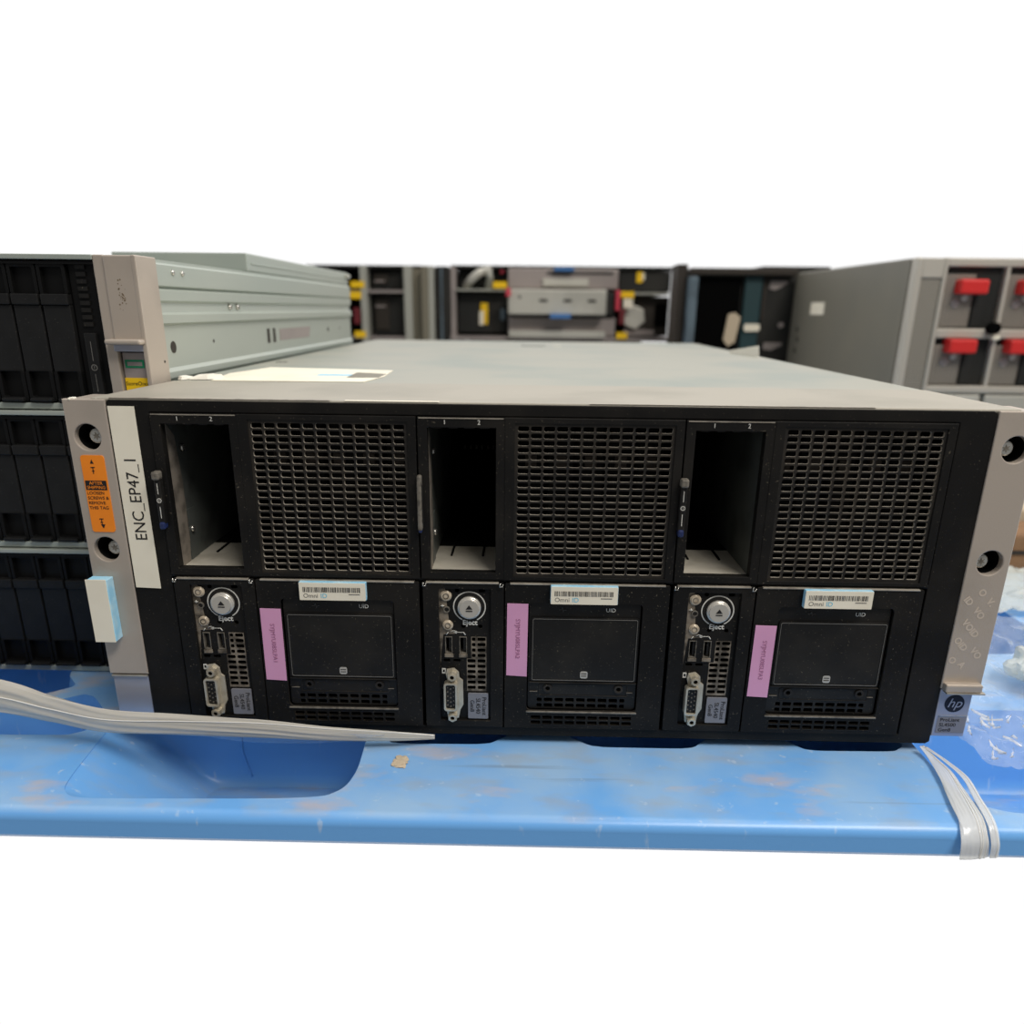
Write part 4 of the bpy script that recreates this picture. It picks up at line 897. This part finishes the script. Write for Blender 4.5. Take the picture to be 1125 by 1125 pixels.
def sheet(name, x0, x1, y0, y1, z, amp, m, seed, nx=60, ny=60, ridge=1.0):
    rnd = random.Random(seed); W = [(rnd.uniform(-1, 1) * 90, rnd.uniform(-1, 1) * 90, rnd.uniform(0, 6.3), rnd.uniform(.3, 1)) for _ in range(14)]
    vs = []; fs = []
    for i in range(nx + 1):
        for j in range(ny + 1):
            x = x0 + (x1 - x0) * i / nx; y = y0 + (y1 - y0) * j / ny
            h = sum(a * (1 - abs(math.sin(kx * x + ky * y + p))) ** 3 for kx, ky, p, a in W) / 5
            ex = .0035 * math.sin(60 * y + seed); vs.append((x + ex, y, z + amp * h))
    for i in range(nx):
        for j in range(ny): k = i * (ny + 1) + j; fs.append((k, k + 1, k + ny + 2, k + ny + 1))
    b = MB(); b.raw(vs, fs, m, True); return b.build(name)
cw = sheet('clear_plastic_wrap', .262, .46, -.022, .205, DECK + .001, .018, 'wrap', 4, 100, 100)
tag(cw, 'crinkled clear plastic wrap lying over the pallet pocket on the right', 'plastic wrap')
rf = random.Random(31)  # white strips stand for highlights on the crinkled wrap
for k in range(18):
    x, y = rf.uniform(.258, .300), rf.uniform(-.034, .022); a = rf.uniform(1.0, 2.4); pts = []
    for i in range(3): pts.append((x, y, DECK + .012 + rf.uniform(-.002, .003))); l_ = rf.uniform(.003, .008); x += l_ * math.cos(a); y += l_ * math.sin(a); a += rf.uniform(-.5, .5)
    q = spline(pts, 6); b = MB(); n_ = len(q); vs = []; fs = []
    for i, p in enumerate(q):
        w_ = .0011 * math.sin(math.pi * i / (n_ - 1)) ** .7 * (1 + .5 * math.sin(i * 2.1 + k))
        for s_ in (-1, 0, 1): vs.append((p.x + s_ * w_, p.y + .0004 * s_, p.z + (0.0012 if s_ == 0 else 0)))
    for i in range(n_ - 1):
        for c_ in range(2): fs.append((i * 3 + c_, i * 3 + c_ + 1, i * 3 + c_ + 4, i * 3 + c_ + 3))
    b.raw(vs, fs, 'film_tail', True); b.build('painted_glint', cw, 'white strip painted as a glint on the wrap')
tag(sheet('milky_plastic_sheet', .345, .60, .215, .33, DECK + .001, .018, 'wrap_white', 9, 50, 40), 'milky plastic sheet on the pallet in front of the cardboard box', 'plastic sheet')
o = crumple('crumpled_bag', .352, .082, DECK + .010, .018, .016, .017, 'wrap_white', 12, 4, .5)
tag(o, 'small crumpled milky bag with a blue print at the right edge', 'bag')
b = MB(); b.cyl((.346, .070, DECK + .020), '-y', .0075, .005, 'blue_clip', 14); b.build('blue_print', o, 'blue print')

# ================================================================== CAMERA, LIGHT, WORLD
cd = bpy.data.cameras.new('camera'); cam = bpy.data.objects.new('camera', cd); COL.objects.link(cam)
cam.location = (-0.014372893658, -0.399322990234, 0.054960451116)
cam.rotation_euler = (1.2485623735, -0.0106835032516, 0.01817824963)
cd.sensor_width = 36; cd.lens = .81893825 * 1000 / 1125 * 36
cd.shift_y = 50 / 1125
cd.clip_start = .01
cd.dof.use_dof = True; cd.dof.focus_distance = .43; cd.dof.aperture_fstop = 6.3
S.camera = cam

w = bpy.data.worlds.new('world'); S.world = w; w.use_nodes = True
nt = w.node_tree; N = nt.nodes; L = nt.links
tc = N.new('ShaderNodeTexCoord'); sp = N.new('ShaderNodeSeparateXYZ'); L.new(tc.outputs['Generated'], sp.inputs[0])
mr = N.new('ShaderNodeMapRange'); mr.interpolation_type = 'SMOOTHSTEP'; L.new(sp.outputs['Y'], mr.inputs['Value'])
mr.inputs['From Min'].default_value = -.45; mr.inputs['From Max'].default_value = .10; mr.inputs['To Min'].default_value = .22; mr.inputs['To Max'].default_value = 1.02
bg = N['Background']; L.new(mr.outputs['Result'], bg.inputs['Strength']); bg.inputs['Color'].default_value = (1, 1, 1, 1)

def area(name, loc, target, sx, sy, e, col):
    l = bpy.data.lights.new(name, 'AREA'); l.shape = 'RECTANGLE'; l.size = sx; l.size_y = sy; l.energy = e; l.color = col
    o = bpy.data.objects.new(name, l); COL.objects.link(o); o.location = loc
    o.rotation_euler = (Vector(target) - Vector(loc)).to_track_quat('-Z', 'Y').to_euler(); return o
area('ceiling_light', (1.0, -1.0, 1.9), (0, 0, -.05), 1.4, .5, 50, (1, .95, .88))
area('ceiling_light', (.2, 1.0, 2.6), (.1, .9, 0), 2.4, .4, 16, (1, .95, .88))

vs_ = S.view_settings; vs_.view_transform = 'Standard'; vs_.look = 'None'; vs_.gamma = 1; vs_.exposure = 0; vs_.use_curve_mapping = False
S.cycles.max_bounces = 8; S.cycles.transparent_max_bounces = 16
